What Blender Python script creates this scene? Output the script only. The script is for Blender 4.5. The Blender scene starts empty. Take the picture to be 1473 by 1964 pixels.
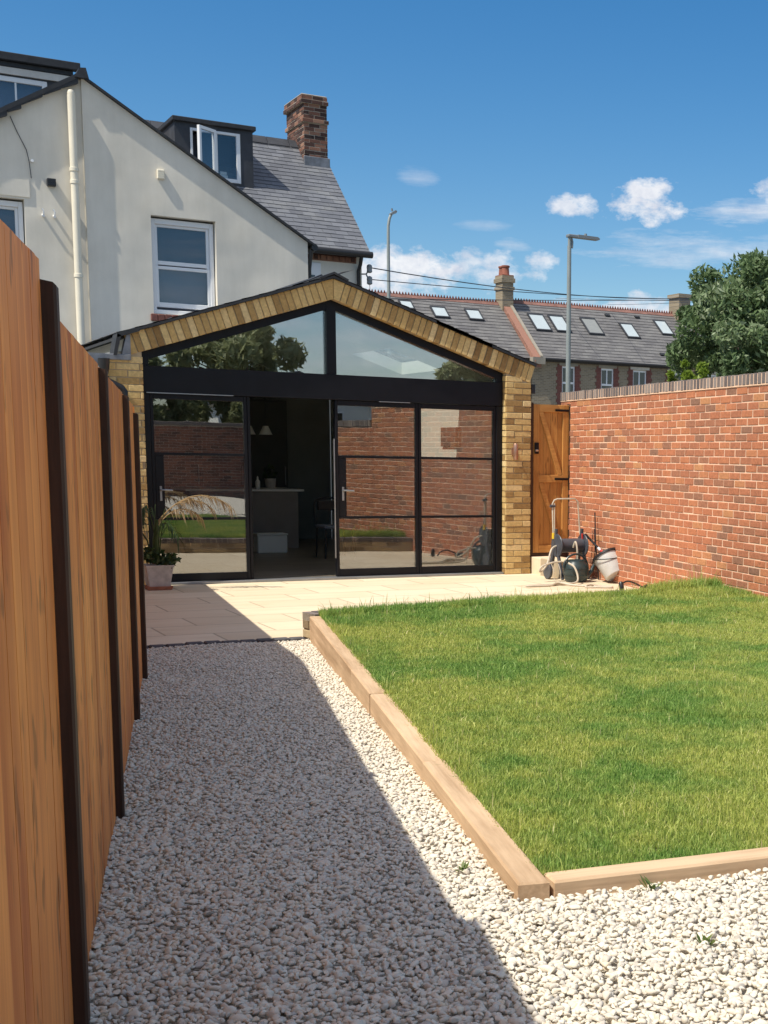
import bpy, math, random
import numpy as np
from mathutils import Vector, Matrix

random.seed(7)
rng = np.random.default_rng(11)
SC = bpy.context.scene
COL = SC.collection
RAD = math.radians

# ------------------------------------------------------------------ camera
CAM = Vector((0.0, 0.0, 1.5))
cam_data = bpy.data.cameras.new("camera")
cam = bpy.data.objects.new("camera", cam_data)
COL.objects.link(cam)
F_PX, CX, CY, IW, IH = 2571.194, 1236.984, 1250.865, 1473.0, 1964.0
yaw, pitch, roll = 0.55106803, 0.14428752, 0.01809369
fw = Vector((math.sin(yaw) * math.cos(pitch), math.cos(yaw) * math.cos(pitch), -math.sin(pitch)))
rt = Vector((math.cos(yaw), -math.sin(yaw), 0.0))
up = rt.cross(fw)
r2 = math.cos(roll) * rt + math.sin(roll) * up
u2 = -math.sin(roll) * rt + math.cos(roll) * up
m3 = Matrix((r2, u2, -fw)).transposed()
cam.matrix_world = Matrix.Translation(CAM) @ m3.to_4x4()
cam_data.sensor_fit = 'VERTICAL'
cam_data.sensor_height = 36.0
cam_data.lens = F_PX / IH * 36.0
cam_data.shift_x = (IW / 2 - CX) / IH
cam_data.shift_y = (CY - IH / 2) / IH
cam_data.clip_end = 2000.0
cam_data.clip_start = 0.05
SC.camera = cam
SC.render.resolution_x = 768
SC.render.resolution_y = 1024

# ------------------------------------------------------------------ light
TO_SUN = Vector((-0.648, -0.125, 1.0)).normalized()
SUN_EL = math.asin(TO_SUN.z)
SUN_AZ = math.atan2(TO_SUN.x, TO_SUN.y)
sun_data = bpy.data.lights.new("sun", 'SUN')
sun_data.energy = 4.5
sun_data.angle = RAD(0.5)
sun_data.color = (1.0, 0.93, 0.80)
sun = bpy.data.objects.new("sun", sun_data)
COL.objects.link(sun)
sun.rotation_euler = (-TO_SUN).to_track_quat('-Z', 'Y').to_euler()
sun.location = (-20, -4, 40)

SC.view_settings.view_transform = 'Standard'
SC.view_settings.look = 'None'
SC.view_settings.exposure = 0.30
SC.view_settings.gamma = 1.0
SC.cycles.max_bounces = 8
SC.cycles.diffuse_bounces = 4
SC.cycles.glossy_bounces = 4
SC.cycles.transparent_max_bounces = 16
SC.cycles.sample_clamp_indirect = 6.0
SC.cycles.use_denoising = True


class NT:
    """short-hand for building node trees"""
    def __init__(self, tree):
        self.t = tree

    def n(self, kind, **kw):
        nd = self.t.nodes.new(kind)
        for k, v in kw.items():
            if k.startswith('i_'):
                nd.inputs[k[2:].replace('_', ' ')].default_value = v
            else:
                setattr(nd, k, v)
        return nd

    def l(self, a, b):
        self.t.links.new(a, b)

    def math(self, op, a, b=None, c=None, clamp=False):
        nd = self.t.nodes.new('ShaderNodeMath')
        nd.operation = op
        nd.use_clamp = clamp
        for i, v in enumerate((a, b, c)):
            if v is None:
                continue
            if isinstance(v, (int, float)):
                nd.inputs[i].default_value = v
            else:
                self.l(v, nd.inputs[i])
        return nd.outputs[0]

    def mix(self, fac, a, b, blend='MIX'):
        nd = self.t.nodes.new('ShaderNodeMix')
        nd.data_type = 'RGBA'
        nd.blend_type = blend
        for sock, v in ((nd.inputs[0], fac), (nd.inputs[6], a), (nd.inputs[7], b)):
            if isinstance(v, (int, float)):
                sock.default_value = v
            elif isinstance(v, tuple):
                sock.default_value = v if len(v) == 4 else (*v, 1.0)
            else:
                self.l(v, sock)
        return nd.outputs[2]

    def ramp(self, fac, stops, interp='LINEAR'):
        nd = self.t.nodes.new('ShaderNodeValToRGB')
        cr = nd.color_ramp
        cr.interpolation = interp
        while len(cr.elements) < len(stops):
            cr.elements.new(0.5)
        for e, (p, c) in zip(cr.elements, stops):
            e.position = p
            e.color = (*c, 1.0) if len(c) == 3 else c
        self.l(fac, nd.inputs[0])
        return nd.outputs[0]

    def noise(self, vec, scale, detail=4.0, rough=0.55, dist=0.0):
        nd = self.n('ShaderNodeTexNoise')
        nd.inputs['Scale'].default_value = scale
        nd.inputs['Detail'].default_value = detail
        nd.inputs['Roughness'].default_value = rough
        nd.inputs['Distortion'].default_value = dist
        if vec is not None:
            self.l(vec, nd.inputs['Vector'])
        return nd

    def mapping(self, vec, scale=(1, 1, 1), loc=(0, 0, 0), rot=(0, 0, 0)):
        nd = self.n('ShaderNodeMapping')
        nd.inputs['Scale'].default_value = scale
        nd.inputs['Location'].default_value = loc
        nd.inputs['Rotation'].default_value = rot
        self.l(vec, nd.inputs['Vector'])
        return nd.outputs[0]


# ------------------------------------------------------------------ world: sky and clouds
world = bpy.data.worlds.new("World")
SC.world = world
world.use_nodes = True
wt = NT(world.node_tree)
for nd in list(wt.t.nodes):
    wt.t.nodes.remove(nd)
wout = wt.n('ShaderNodeOutputWorld')
bg = wt.n('ShaderNodeBackground')
bg.inputs['Strength'].default_value = 0.112
sky = wt.n('ShaderNodeTexSky')
sky.sky_type = 'NISHITA'
sky.sun_disc = False
sky.sun_elevation = SUN_EL
sky.sun_rotation = SUN_AZ
sky.altitude = 60.0
sky.air_density = 1.0
sky.dust_density = 0.6
sky.ozone_density = 2.0
hsv = wt.n('ShaderNodeHueSaturation')
hsv.inputs['Saturation'].default_value = 1.42
hsv.inputs['Value'].default_value = 0.90
wt.l(sky.outputs[0], hsv.inputs['Color'])
tc = wt.n('ShaderNodeTexCoord')
sep = wt.n('ShaderNodeSeparateXYZ')
wt.l(tc.outputs['Generated'], sep.inputs[0])
gx, gy, gz = sep.outputs
az = wt.math('MULTIPLY', wt.math('ARCTAN2', gx, gy), 57.29578)
hyp = wt.math('SQRT', wt.math('ADD', wt.math('MULTIPLY', gx, gx), wt.math('MULTIPLY', gy, gy)))
el = wt.math('MULTIPLY', wt.math('ARCTAN2', gz, hyp), 57.29578)
comb = wt.n('ShaderNodeCombineXYZ')
wt.l(az, comb.inputs[0])
wt.l(el, comb.inputs[1])
ae = comb.outputs[0]
nzA = wt.noise(wt.mapping(ae, (0.75, 1.15, 1)), 0.85, 9.0, 0.62).outputs['Fac']
nzB = wt.noise(wt.mapping(ae, (0.3, 1.7, 1), (3, 0, 0), (0, 0, 0.12)), 0.75, 9.0, 0.68).outputs['Fac']
warp = wt.math('MULTIPLY', wt.math('SUBTRACT', nzA, 0.50), 5.6)
warpB = wt.math('MULTIPLY', wt.math('SUBTRACT', nzB, 0.53), 5.0)
# azimuth, elevation, half width, half height, density, kind (0 heap, 1 veil)
CLOUDS = [(28.2, 10.15, 1.05, 0.62, 0.85, 0), (31.2, 10.3, 1.6, 0.95, 0.95, 0),
          (35.2, 10.0, 2.6, 0.62, 0.9, 1), (38.5, 10.6, 3.0, 1.0, 0.8, 0), (33.2, 8.4, 4.6, 0.8, 0.75, 1),
          (37.0, 8.6, 3.0, 0.9, 0.55, 1), (21.0, 7.0, 3.4, 1.35, 0.95, 0), (18.0, 6.6, 2.6, 1.0, 0.9, 0),
          (24.6, 7.5, 1.7, 0.85, 0.7, 0), (25.8, 8.5, 0.9, 0.3, 0.6, 1), (26.8, 7.7, 0.75, 0.6, 0.75, 0),
          (24.5, 9.2, 1.2, 0.22, 0.3, 1), (30.8, 5.9, 3.2, 0.8, 0.85, 0), (35.5, 6.0, 3.0, 1.0, 0.8, 0),
          (22.0, 11.0, 0.9, 0.4, 0.35, 1), (24.0, 4.4, 9.0, 1.2, 0.75, 1), (12.0, 5.0, 6.0, 1.5, 0.7, 0),
          (150.0, 3.5, 60.0, 6.5, 0.62, 1), (115.0, 14.0, 10.0, 3.0, 0.6, 1), (-60.0, 14.0, 20.0, 4.0, 0.6, 1)]  # unseen veils added to pale the glass reflections and whiten the fill
cover = None
for (a0, e0, ra, re, dn, kd) in CLOUDS:
    a0w = a0 if a0 <= 180 else a0 - 360
    dx = wt.math('DIVIDE', wt.math('SUBTRACT', az, a0w), ra)
    dy = wt.math('DIVIDE', wt.math('SUBTRACT', el, e0), re)
    d2 = wt.math('ADD', wt.math('MULTIPLY', dx, dx), wt.math('MULTIPLY', dy, dy))
    v = wt.math('ADD', wt.math('SUBTRACT', 1.0, d2), warpB if kd else warp)
    soft = 2.1 if kd else 1.05
    v = wt.math('DIVIDE', v, soft, clamp=True)
    v = wt.math('MULTIPLY', wt.math('SMOOTH_MIN', v, 1.0, 0.3), dn)
    cover = v if cover is None else wt.math('MAXIMUM', cover, v)
# broken cumulus added over the unseen rest of the sky, whitening the fill light
adx = wt.math('DIVIDE', wt.math('SUBTRACT', az, 20.0), 46.0)
ady = wt.math('DIVIDE', wt.math('SUBTRACT', el, 6.0), 26.0)
away = wt.math('SUBTRACT', wt.math('SQRT', wt.math('ADD', wt.math('MULTIPLY', adx, adx), wt.math('MULTIPLY', ady, ady))), 1.0, clamp=True)
away = wt.math('MULTIPLY', away, 2.5, clamp=True)
big = wt.noise(tc.outputs['Generated'], 2.6, 6.0, 0.6).outputs['Fac']
heap = wt.math('MULTIPLY', wt.math('SUBTRACT', big, 0.38), 5.0, clamp=True)
heap = wt.math('MULTIPLY', heap, wt.math('DIVIDE', wt.math('SUBTRACT', el, 20.0), 14.0, clamp=True))
cover = wt.math('MAXIMUM', cover, wt.math('MULTIPLY', wt.math('MULTIPLY', heap, away), 0.80))
cover = wt.math('MULTIPLY', cover, 1.0, clamp=True)
shade = wt.ramp(wt.noise(wt.mapping(ae, (1, 1, 1), (0.25, 0.3, 0)), 1.1, 4.0, 0.6).outputs['Fac'],
                [(0.3, (5.0, 5.2, 5.9)), (0.65, (7.2, 7.2, 7.3))])
sky_mix = wt.mix(cover, hsv.outputs[0], shade)
wt.l(sky_mix, bg.inputs['Color'])
wt.l(bg.outputs[0], wout.inputs['Surface'])

# ------------------------------------------------------------------ materials


def new_mat(name):
    m = bpy.data.materials.new(name)
    m.use_nodes = True
    nt = NT(m.node_tree)
    p = nt.t.nodes['Principled BSDF']
    return m, nt, p


def coords(nt):
    return nt.n('ShaderNodeTexCoord').outputs['Object']


def rnd(nt):
    a = nt.n('ShaderNodeAttribute')
    a.attribute_name = 'rnd'
    return a.outputs['Fac']


def bump(nt, p, h, strength=0.3, dist=0.01):
    b = nt.n('ShaderNodeBump')
    b.inputs['Strength'].default_value = strength
    b.inputs['Distance'].default_value = dist
    nt.l(h, b.inputs['Height'])
    nt.l(b.outputs[0], p.inputs['Normal'])


def plain(name, col, rough=0.6, var=0.12, scale=8.0, metal=0.0, bmp=0.15, spec=0.5):
    m, nt, p = new_mat(name)
    n = nt.noise(coords(nt), scale, 5.0).outputs['Fac']
    lo = tuple(c * (1 - var) for c in col)
    hi = tuple(min(1, c * (1 + var)) for c in col)
    nt.l(nt.ramp(n, [(0.3, lo), (0.7, hi)]), p.inputs['Base Color'])
    p.inputs['Roughness'].default_value = rough
    p.inputs['Metallic'].default_value = metal
    p.inputs['Specular IOR Level'].default_value = spec
    if bmp:
        bump(nt, p, nt.noise(coords(nt), scale * 12, 3.0).outputs['Fac'], bmp, 0.004)
    return m


def brick_mat(name, stops, speck=0.25, scale=60.0, bs=0.5):
    m, nt, p = new_mat(name)
    c = coords(nt)
    base = nt.ramp(rnd(nt), stops, 'LINEAR')
    n1 = nt.noise(c, scale, 4.0, 0.65).outputs['Fac']
    n2 = nt.noise(c, 9.0, 3.0).outputs['Fac']
    v = nt.math('ADD', nt.math('MULTIPLY', n1, speck * 2.0), nt.math('MULTIPLY', n2, 0.35))
    v = nt.math('ADD', v, 1.0 - speck - 0.175)
    g = nt.n('ShaderNodeCombineColor')
    for i in range(3):
        nt.l(v, g.inputs[i])
    nt.l(nt.mix(1.0, base, g.outputs[0], 'MULTIPLY'), p.inputs['Base Color'])
    p.inputs['Roughness'].default_value = 0.88
    p.inputs['Specular IOR Level'].default_value = 0.25
    bump(nt, p, n1, bs, 0.006)
    return m


def wood_mat(name, lo, hi, grain=28.0, rough=0.55, knots=True, axis='Z', dark=0.45, rv=0.22, fk=22.0, fs=None, ft=(0.635, 0.70)):
    m, nt, p = new_mat(name)
    c = coords(nt)
    r = rnd(nt)
    off = nt.n('ShaderNodeCombineXYZ')
    nt.l(nt.math('MULTIPLY', r, 37.0), off.inputs[0])
    nt.l(nt.math('MULTIPLY', r, 91.0), off.inputs[1])
    nt.l(nt.math('MULTIPLY', r, 53.0), off.inputs[2])
    va = nt.n('ShaderNodeVectorMath', operation='ADD')
    nt.l(c, va.inputs[0])
    nt.l(off.outputs[0], va.inputs[1])
    sc = {'Z': (1, 1, 0.045), 'X': (0.045, 1, 1), 'Y': (1, 0.045, 1)}[axis]
    g1 = nt.noise(nt.mapping(va.outputs[0], sc), grain, 5.0, 0.6, 0.6).outputs['Fac']
    sc2 = tuple(s * (1 if s == 1 else 1.6) for s in sc)
    g2 = nt.noise(nt.mapping(va.outputs[0], sc2), grain * 4.5, 3.0, 0.6).outputs['Fac']
    g3 = nt.noise(va.outputs[0], 1.6, 3.0).outputs['Fac']
    t = nt.math('ADD', nt.math('MULTIPLY', g1, 0.75), nt.math('MULTIPLY', g2, 0.3))
    t = nt.math('ADD', t, nt.math('MULTIPLY', nt.math('SUBTRACT', g3, 0.5), 0.5))
    t = nt.math('ADD', t, nt.math('MULTIPLY', nt.math('SUBTRACT', r, 0.5), rv))
    col = nt.ramp(t, [(0.3, lo), (0.72, hi)])
    if knots:
        ks = {'Z': (1, 1, 0.3), 'X': (0.3, 1, 1), 'Y': (1, 0.3, 1)}[axis]
        vo = nt.n('ShaderNodeTexVoronoi')
        vo.inputs['Scale'].default_value = 6.5
        nt.l(nt.mapping(va.outputs[0], ks), vo.inputs['Vector'])
        k = nt.ramp(nt.math('ADD', vo.outputs['Distance'], nt.math('MULTIPLY', nt.math('SUBTRACT', g1, 0.5), 0.05)),
                    [(0.045, (1, 1, 1)), (0.11, (0, 0, 0))])
        st = nt.ramp(nt.noise(nt.mapping(va.outputs[0], fs or tuple(s if s == 1 else s * 3 for s in sc)), fk, 2.0).outputs['Fac'],
                     [(ft[0], (0, 0, 0)), (ft[1], (1, 1, 1))])
        mk = nt.math('MAXIMUM', nt.math('MULTIPLY', k, 0.8), nt.math('MULTIPLY', st, 0.5))
        col = nt.mix(mk, col, tuple(x * dark * 0.5 for x in lo))
    nt.l(col, p.inputs['Base Color'])
    p.inputs['Roughness'].default_value = rough
    p.inputs['Specular IOR Level'].default_value = 0.3
    bump(nt, p, t, 0.35, 0.004)
    return m


def glass_mat(name, refl=0.3, tint=(0.55, 0.58, 0.56), wav=0.012, wscale=1.6):
    m = bpy.data.materials.new(name)
    m.use_nodes = True
    nt = NT(m.node_tree)
    for nd in list(nt.t.nodes):
        nt.t.nodes.remove(nd)
    out = nt.n('ShaderNodeOutputMaterial')
    tr = nt.n('ShaderNodeBsdfTransparent')
    tr.inputs[0].default_value = (*tint, 1)
    gl = nt.n('ShaderNodeBsdfGlossy')
    gl.inputs['Roughness'].default_value = 0.0
    gl.inputs['Color'].default_value = (0.96, 0.97, 1.0, 1)
    lw = nt.n('ShaderNodeLayerWeight')
    lw.inputs['Blend'].default_value = 0.5
    fc5 = nt.math('POWER', lw.outputs['Facing'], 4.0)
    if wav:
        b = nt.n('ShaderNodeBump')
        b.inputs['Strength'].default_value = wav
        b.inputs['Distance'].default_value = 0.1
        nt.l(nt.noise(coords(nt), wscale, 2.0).outputs['Fac'], b.inputs['Height'])
        nt.l(b.outputs[0], gl.inputs['Normal'])
    fac = nt.math('ADD', nt.math('MULTIPLY', fc5, 1.0 - refl), refl, clamp=True)
    mx = nt.n('ShaderNodeMixShader')
    nt.l(fac, mx.inputs[0])
    nt.l(tr.outputs[0], mx.inputs[1])
    nt.l(gl.outputs[0], mx.inputs[2])
    nt.l(mx.outputs[0], out.inputs['Surface'])
    return m


def leaf_mat(name, stops, trans=0.35):
    m = bpy.data.materials.new(name)
    m.use_nodes = True
    nt = NT(m.node_tree)
    p = nt.t.nodes['Principled BSDF']
    out = nt.t.nodes['Material Output']
    col = nt.ramp(rnd(nt), stops)
    p.inputs['Roughness'].default_value = 0.5
    p.inputs['Specular IOR Level'].default_value = 0.35
    nt.l(col, p.inputs['Base Color'])
    tl = nt.n('ShaderNodeBsdfTranslucent')
    nt.l(col, tl.inputs['Color'])
    mx = nt.n('ShaderNodeMixShader')
    mx.inputs[0].default_value = trans
    nt.l(p.outputs[0], mx.inputs[1])
    nt.l(tl.outputs[0], mx.inputs[2])
    nt.l(mx.outputs[0], out.inputs['Surface'])
    return m


M = {}
M['red_brick'] = brick_mat('red_brick', [(0.0, (0.25, 0.135, 0.09)), (0.08, (0.33, 0.15, 0.09)), (0.3, (0.395, 0.155, 0.085)),
                                         (0.6, (0.44, 0.165, 0.086)), (0.92, (0.475, 0.185, 0.092)), (1.0, (0.49, 0.235, 0.11))], 0.45, 34.0)
M['red_mortar'] = plain('red_mortar', (0.78, 0.53, 0.37), 0.95, 0.15, 12, bmp=0.4)
M['yellow_brick'] = brick_mat('yellow_brick', [(0.0, (0.26, 0.155, 0.06)), (0.2, (0.40, 0.255, 0.10)), (0.5, (0.55, 0.375, 0.15)),
                                               (0.8, (0.63, 0.455, 0.20)), (1.0, (0.70, 0.53, 0.27))], 0.45, 32.0)
M['yellow_mortar'] = plain('yellow_mortar', (0.40, 0.31, 0.19), 0.95, 0.15, 12, bmp=0.4)
M['dark_brick'] = brick_mat('dark_brick', [(0.0, (0.11, 0.095, 0.095)), (0.6, (0.21, 0.175, 0.16)), (1.0, (0.30, 0.25, 0.22))], 0.2)
M['chimney_brick'] = brick_mat('chimney_brick', [(0.0, (0.045, 0.03, 0.027)), (0.35, (0.11, 0.058, 0.046)), (0.8, (0.23, 0.11, 0.075)), (1.0, (0.33, 0.19, 0.13))])
M['brown_brick'] = brick_mat('brown_brick', [(0.0, (0.13, 0.065, 0.05)), (0.5, (0.24, 0.10, 0.07)), (1.0, (0.33, 0.14, 0.09))], 0.2)
M['stock_brick'] = brick_mat('stock_brick', [(0.0, (0.20, 0.145, 0.09)), (0.5, (0.34, 0.26, 0.155)), (1.0, (0.46, 0.36, 0.22))])
M['old_mortar'] = plain('old_mortar', (0.42, 0.36, 0.29), 0.95, 0.2, 10, bmp=0.3)
M['fence_board'] = wood_mat('fence_board', (0.47, 0.118, 0.024), (0.93, 0.37, 0.092), 4.5, 0.55, True, 'Z', 0.30, 0.10, 26.0, (1, 0.30, 0.22), (0.60, 0.67))
M['fence_post'] = wood_mat('fence_post', (0.035, 0.018, 0.011), (0.085, 0.042, 0.024), 30.0, 0.6)  # shaded look of the fence posts is put into this base colour
M['gate_wood'] = wood_mat('gate_wood', (0.34, 0.145, 0.038), (0.56, 0.28, 0.08), 26.0, 0.45, True, 'Z', 0.5)
M['gate_rail'] = wood_mat('gate_rail', (0.40, 0.18, 0.05), (0.62, 0.33, 0.10), 26.0, 0.45, False, 'X')
M['sleeper'] = wood_mat('sleeper', (0.38, 0.25, 0.145), (0.65, 0.47, 0.30), 20.0, 0.8, False, 'Y')
M['sleeper_cross'] = wood_mat('sleeper_cross', (0.38, 0.25, 0.145), (0.65, 0.47, 0.30), 20.0, 0.8, False, 'X')
M['black_metal'] = plain('black_metal', (0.0075, 0.008, 0.011), 0.42, 0.2, 5, bmp=0.03, spec=0.22)
M['black_plastic'] = plain('black_plastic', (0.018, 0.018, 0.02), 0.38, 0.2, 20, bmp=0.05)
M['grey_metal'] = plain('grey_metal', (0.24, 0.26, 0.27), 0.5, 0.12, 6, metal=0.3)
M['lamp_grey'] = plain('lamp_grey', (0.29, 0.32, 0.31), 0.5, 0.1, 3, metal=0.2)
M['alu'] = plain('alu', (0.30, 0.31, 0.32), 0.4, 0.12, 6, metal=0.6)
M['steel'] = plain('steel', (0.6, 0.55, 0.5), 0.28, 0.1, 6, metal=0.9)
M['copper'] = plain('copper', (0.46, 0.27, 0.19), 0.35, 0.1, 6, metal=0.7)
M['lead'] = plain('lead', (0.20, 0.21, 0.23), 0.5, 0.3, 9, metal=0.4)
M['white_pvc'] = plain('white_pvc', (0.80, 0.81, 0.82), 0.3, 0.03, 3, bmp=0.0)
M['cream_pvc'] = plain('cream_pvc', (0.78, 0.72, 0.58), 0.4, 0.05, 3, bmp=0.03)
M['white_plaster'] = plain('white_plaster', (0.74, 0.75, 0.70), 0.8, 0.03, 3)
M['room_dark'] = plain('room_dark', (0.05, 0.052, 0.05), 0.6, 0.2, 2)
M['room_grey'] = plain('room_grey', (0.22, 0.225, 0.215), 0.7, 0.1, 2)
M['worktop'] = plain('worktop', (0.75, 0.75, 0.72), 0.3, 0.06, 4)
M['island'] = plain('island', (0.24, 0.21, 0.19), 0.6, 0.08, 5)
M['terracotta'] = plain('terracotta', (0.36, 0.15, 0.09), 0.8, 0.15, 14)
M['terracotta_red'] = plain('terracotta_red', (0.27, 0.095, 0.06), 0.8, 0.3, 4)
M['ridge_red'] = plain('ridge_red', (0.21, 0.105, 0.085), 0.8, 0.3, 2.5)
M['tile_red'] = plain('tile_red', (0.17, 0.06, 0.045), 0.7, 0.3, 20)
M['stone_pot'] = plain('stone_pot', (0.48, 0.44, 0.40), 0.85, 0.2, 14, bmp=0.4)
M['stone_lintel'] = plain('stone_lintel', (0.62, 0.60, 0.56), 0.8, 0.12, 6)
M['dull_lintel'] = plain('dull_lintel', (0.30, 0.27, 0.22), 0.8, 0.12, 6)
M['can_green'] = plain('can_green', (0.028, 0.045, 0.047), 0.36, 0.2, 10, bmp=0.05)
M['bucket_grey'] = plain('bucket_grey', (0.55, 0.55, 0.53), 0.45, 0.08, 10, bmp=0.05)
M['reel_grey'] = plain('reel_grey', (0.06, 0.065, 0.08), 0.4, 0.2, 12, bmp=0.05)
M['hose'] = plain('hose', (0.52, 0.46, 0.36), 0.5, 0.12, 14, bmp=0.05)
M['yellow'] = plain('yellow', (0.75, 0.50, 0.03), 0.45, 0.1, 10)
M['red_paint'] = plain('red_paint', (0.60, 0.035, 0.025), 0.35, 0.1, 10)
M['wire'] = plain('wire', (0.03, 0.035, 0.045), 0.6, 0.1, 3, bmp=0)
M['cobble'] = plain('cobble', (0.085, 0.082, 0.09), 0.85, 0.35, 25, bmp=0.5)
M['soil'] = plain('soil', (0.13, 0.15, 0.045), 0.95, 0.3, 18, bmp=0.6)
M['bark'] = plain('bark', (0.13, 0.10, 0.075), 0.9, 0.35, 12, bmp=0.8)
M['skylight_glass'] = plain('skylight_glass', (0.46, 0.52, 0.54), 0.12, 0.04, 2, bmp=0)
M['dull_glass'] = plain('dull_glass', (0.26, 0.27, 0.26), 0.3, 0.06, 2, bmp=0)
M['dark_glass'] = plain('dark_glass', (0.018, 0.02, 0.026), 0.06, 0.05, 2, bmp=0, spec=1.0)
M['blind'] = plain('blind', (0.17, 0.19, 0.235), 0.85, 0.04, 2)
M['blind_sky_tint'] = plain('blind_sky_tint', (0.055, 0.07, 0.105), 0.85, 0.04, 2)  # blue of the sky reflected in the panes, put into the backing colour
M['glass'] = glass_mat('glass', 0.20, (0.86, 0.88, 0.86), 0.004)
M['gable_glass'] = glass_mat('gable_glass', 0.33, (0.90, 0.92, 0.91), 0.003)
M['sash_glass'] = glass_mat('sash_glass', 0.07, (0.85, 0.88, 0.90), 0.003, 1.0)
M['clear_glass'] = glass_mat('clear_glass', 0.03, (0.9, 0.92, 0.91), 0.0)
M['lam_leaf'] = leaf_mat('lam_leaf', [(0.0, (0.055, 0.095, 0.036)), (0.5, (0.15, 0.225, 0.095)), (0.85, (0.26, 0.33, 0.18)), (1.0, (0.42, 0.48, 0.33))], 0.33)
M['bush_leaf'] = leaf_mat('bush_leaf', [(0.0, (0.10, 0.17, 0.02)), (1.0, (0.30, 0.40, 0.05))], 0.4)
M['palm_green'] = leaf_mat('palm_green', [(0.0, (0.02, 0.04, 0.012)), (1.0, (0.06, 0.10, 0.03))], 0.2)
M['palm_dry'] = leaf_mat('palm_dry', [(0.0, (0.26, 0.17, 0.08)), (0.6, (0.54, 0.40, 0.22)), (1.0, (0.68, 0.55, 0.35))], 0.3)
M['olive_leaf'] = leaf_mat('olive_leaf', [(0.0, (0.12, 0.14, 0.06)), (0.6, (0.25, 0.28, 0.13)), (1.0, (0.40, 0.42, 0.22))], 0.35)
M['weed'] = leaf_mat('weed', [(0.0, (0.08, 0.13, 0.03)), (1.0, (0.24, 0.30, 0.09))], 0.35)


def slate_mat(name, lo, hi, lichen=0.15):
    m, nt, p = new_mat(name)
    c = coords(nt)
    base = nt.ramp(rnd(nt), [(0.0, lo), (1.0, hi)])
    n = nt.noise(c, 2.2, 6.0, 0.7).outputs['Fac']
    st = nt.ramp(n, [(0.50, (0, 0, 0)), (0.75, (1, 1, 1))])
    col = nt.mix(nt.math('MULTIPLY', st, lichen), base, (0.42, 0.42, 0.38))
    n2 = nt.noise(c, 30.0, 3.0).outputs['Fac']
    col = nt.mix(nt.math('MULTIPLY', n2, 0.35), col, tuple(x * 0.6 for x in lo))
    nt.l(col, p.inputs['Base Color'])
    p.inputs['Roughness'].default_value = 0.55
    p.inputs['Specular IOR Level'].default_value = 0.4
    bump(nt, p, n2, 0.3, 0.004)
    return m


M['slate'] = slate_mat('slate', (0.115, 0.122, 0.142), (0.18, 0.19, 0.215), 0.28)
M['slate_far'] = slate_mat('slate_far', (0.135, 0.13, 0.132), (0.20, 0.194, 0.19), 0.25)
M['slate_edge'] = plain('slate_edge', (0.022, 0.024, 0.028), 0.6, 0.3, 9)
M['slate_cheek'] = plain('slate_cheek', (0.035, 0.038, 0.046), 0.6, 0.3, 5)


def render_mat():
    m, nt, p = new_mat('render_wall')
    c = coords(nt)
    n = nt.noise(c, 0.9, 5.0, 0.6).outputs['Fac']
    n3 = nt.noise(nt.mapping(c, (1, 1, 0.16)), 3.6, 6.0, 0.7).outputs['Fac']
    col = nt.ramp(nt.math('ADD', nt.math('MULTIPLY', n, 0.6), nt.math('MULTIPLY', n3, 0.4)),
                  [(0.30, (0.60, 0.56, 0.475)), (0.60, (0.76, 0.715, 0.62))])
    nt.l(col, p.inputs['Base Color'])
    p.inputs['Roughness'].default_value = 0.9
    p.inputs['Specular IOR Level'].default_value = 0.2
    big = nt.noise(c, 0.75, 2.0, 0.4).outputs['Fac']
    fine = nt.noise(c, 90.0, 3.0, 0.6).outputs['Fac']
    b1 = nt.n('ShaderNodeBump')
    b1.inputs['Strength'].default_value = 0.55
    b1.inputs['Distance'].default_value = 0.12
    nt.l(big, b1.inputs['Height'])
    b2 = nt.n('ShaderNodeBump')
    b2.inputs['Strength'].default_value = 0.25
    b2.inputs['Distance'].default_value = 0.006
    nt.l(fine, b2.inputs['Height'])
    nt.l(b1.outputs[0], b2.inputs['Normal'])
    nt.l(b2.outputs[0], p.inputs['Normal'])
    return m


M['render'] = render_mat()


def far_brick_mat():
    m, nt, p = new_mat('far_stock_brick')
    c = coords(nt)
    bt = nt.n('ShaderNodeTexBrick')
    bt.inputs['Scale'].default_value = 1.0
    bt.inputs['Brick Width'].default_value = 0.225
    bt.inputs['Row Height'].default_value = 0.075
    bt.inputs['Mortar Size'].default_value = 0.012
    bt.inputs['Color1'].default_value = (0.20, 0.155, 0.095, 1)
    bt.inputs['Color2'].default_value = (0.34, 0.27, 0.17, 1)
    bt.inputs['Mortar'].default_value = (0.35, 0.31, 0.25, 1)
    nt.l(nt.mapping(c, (1, 1, 1), (0, 0, 0), (RAD(90), 0, 0)), bt.inputs['Vector'])
    n = nt.noise(c, 1.2, 5.0).outputs['Fac']
    col = nt.mix(nt.math('MULTIPLY', n, 0.5), bt.outputs[0], (0.17, 0.14, 0.10))
    nt.l(col, p.inputs['Base Color'])
    p.inputs['Roughness'].default_value = 0.9
    return m


M['far_brick'] = far_brick_mat()
M['far_red'] = brick_mat('far_red', [(0.0, (0.20, 0.10, 0.075)), (1.0, (0.36, 0.19, 0.14))], 0.2)


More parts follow.
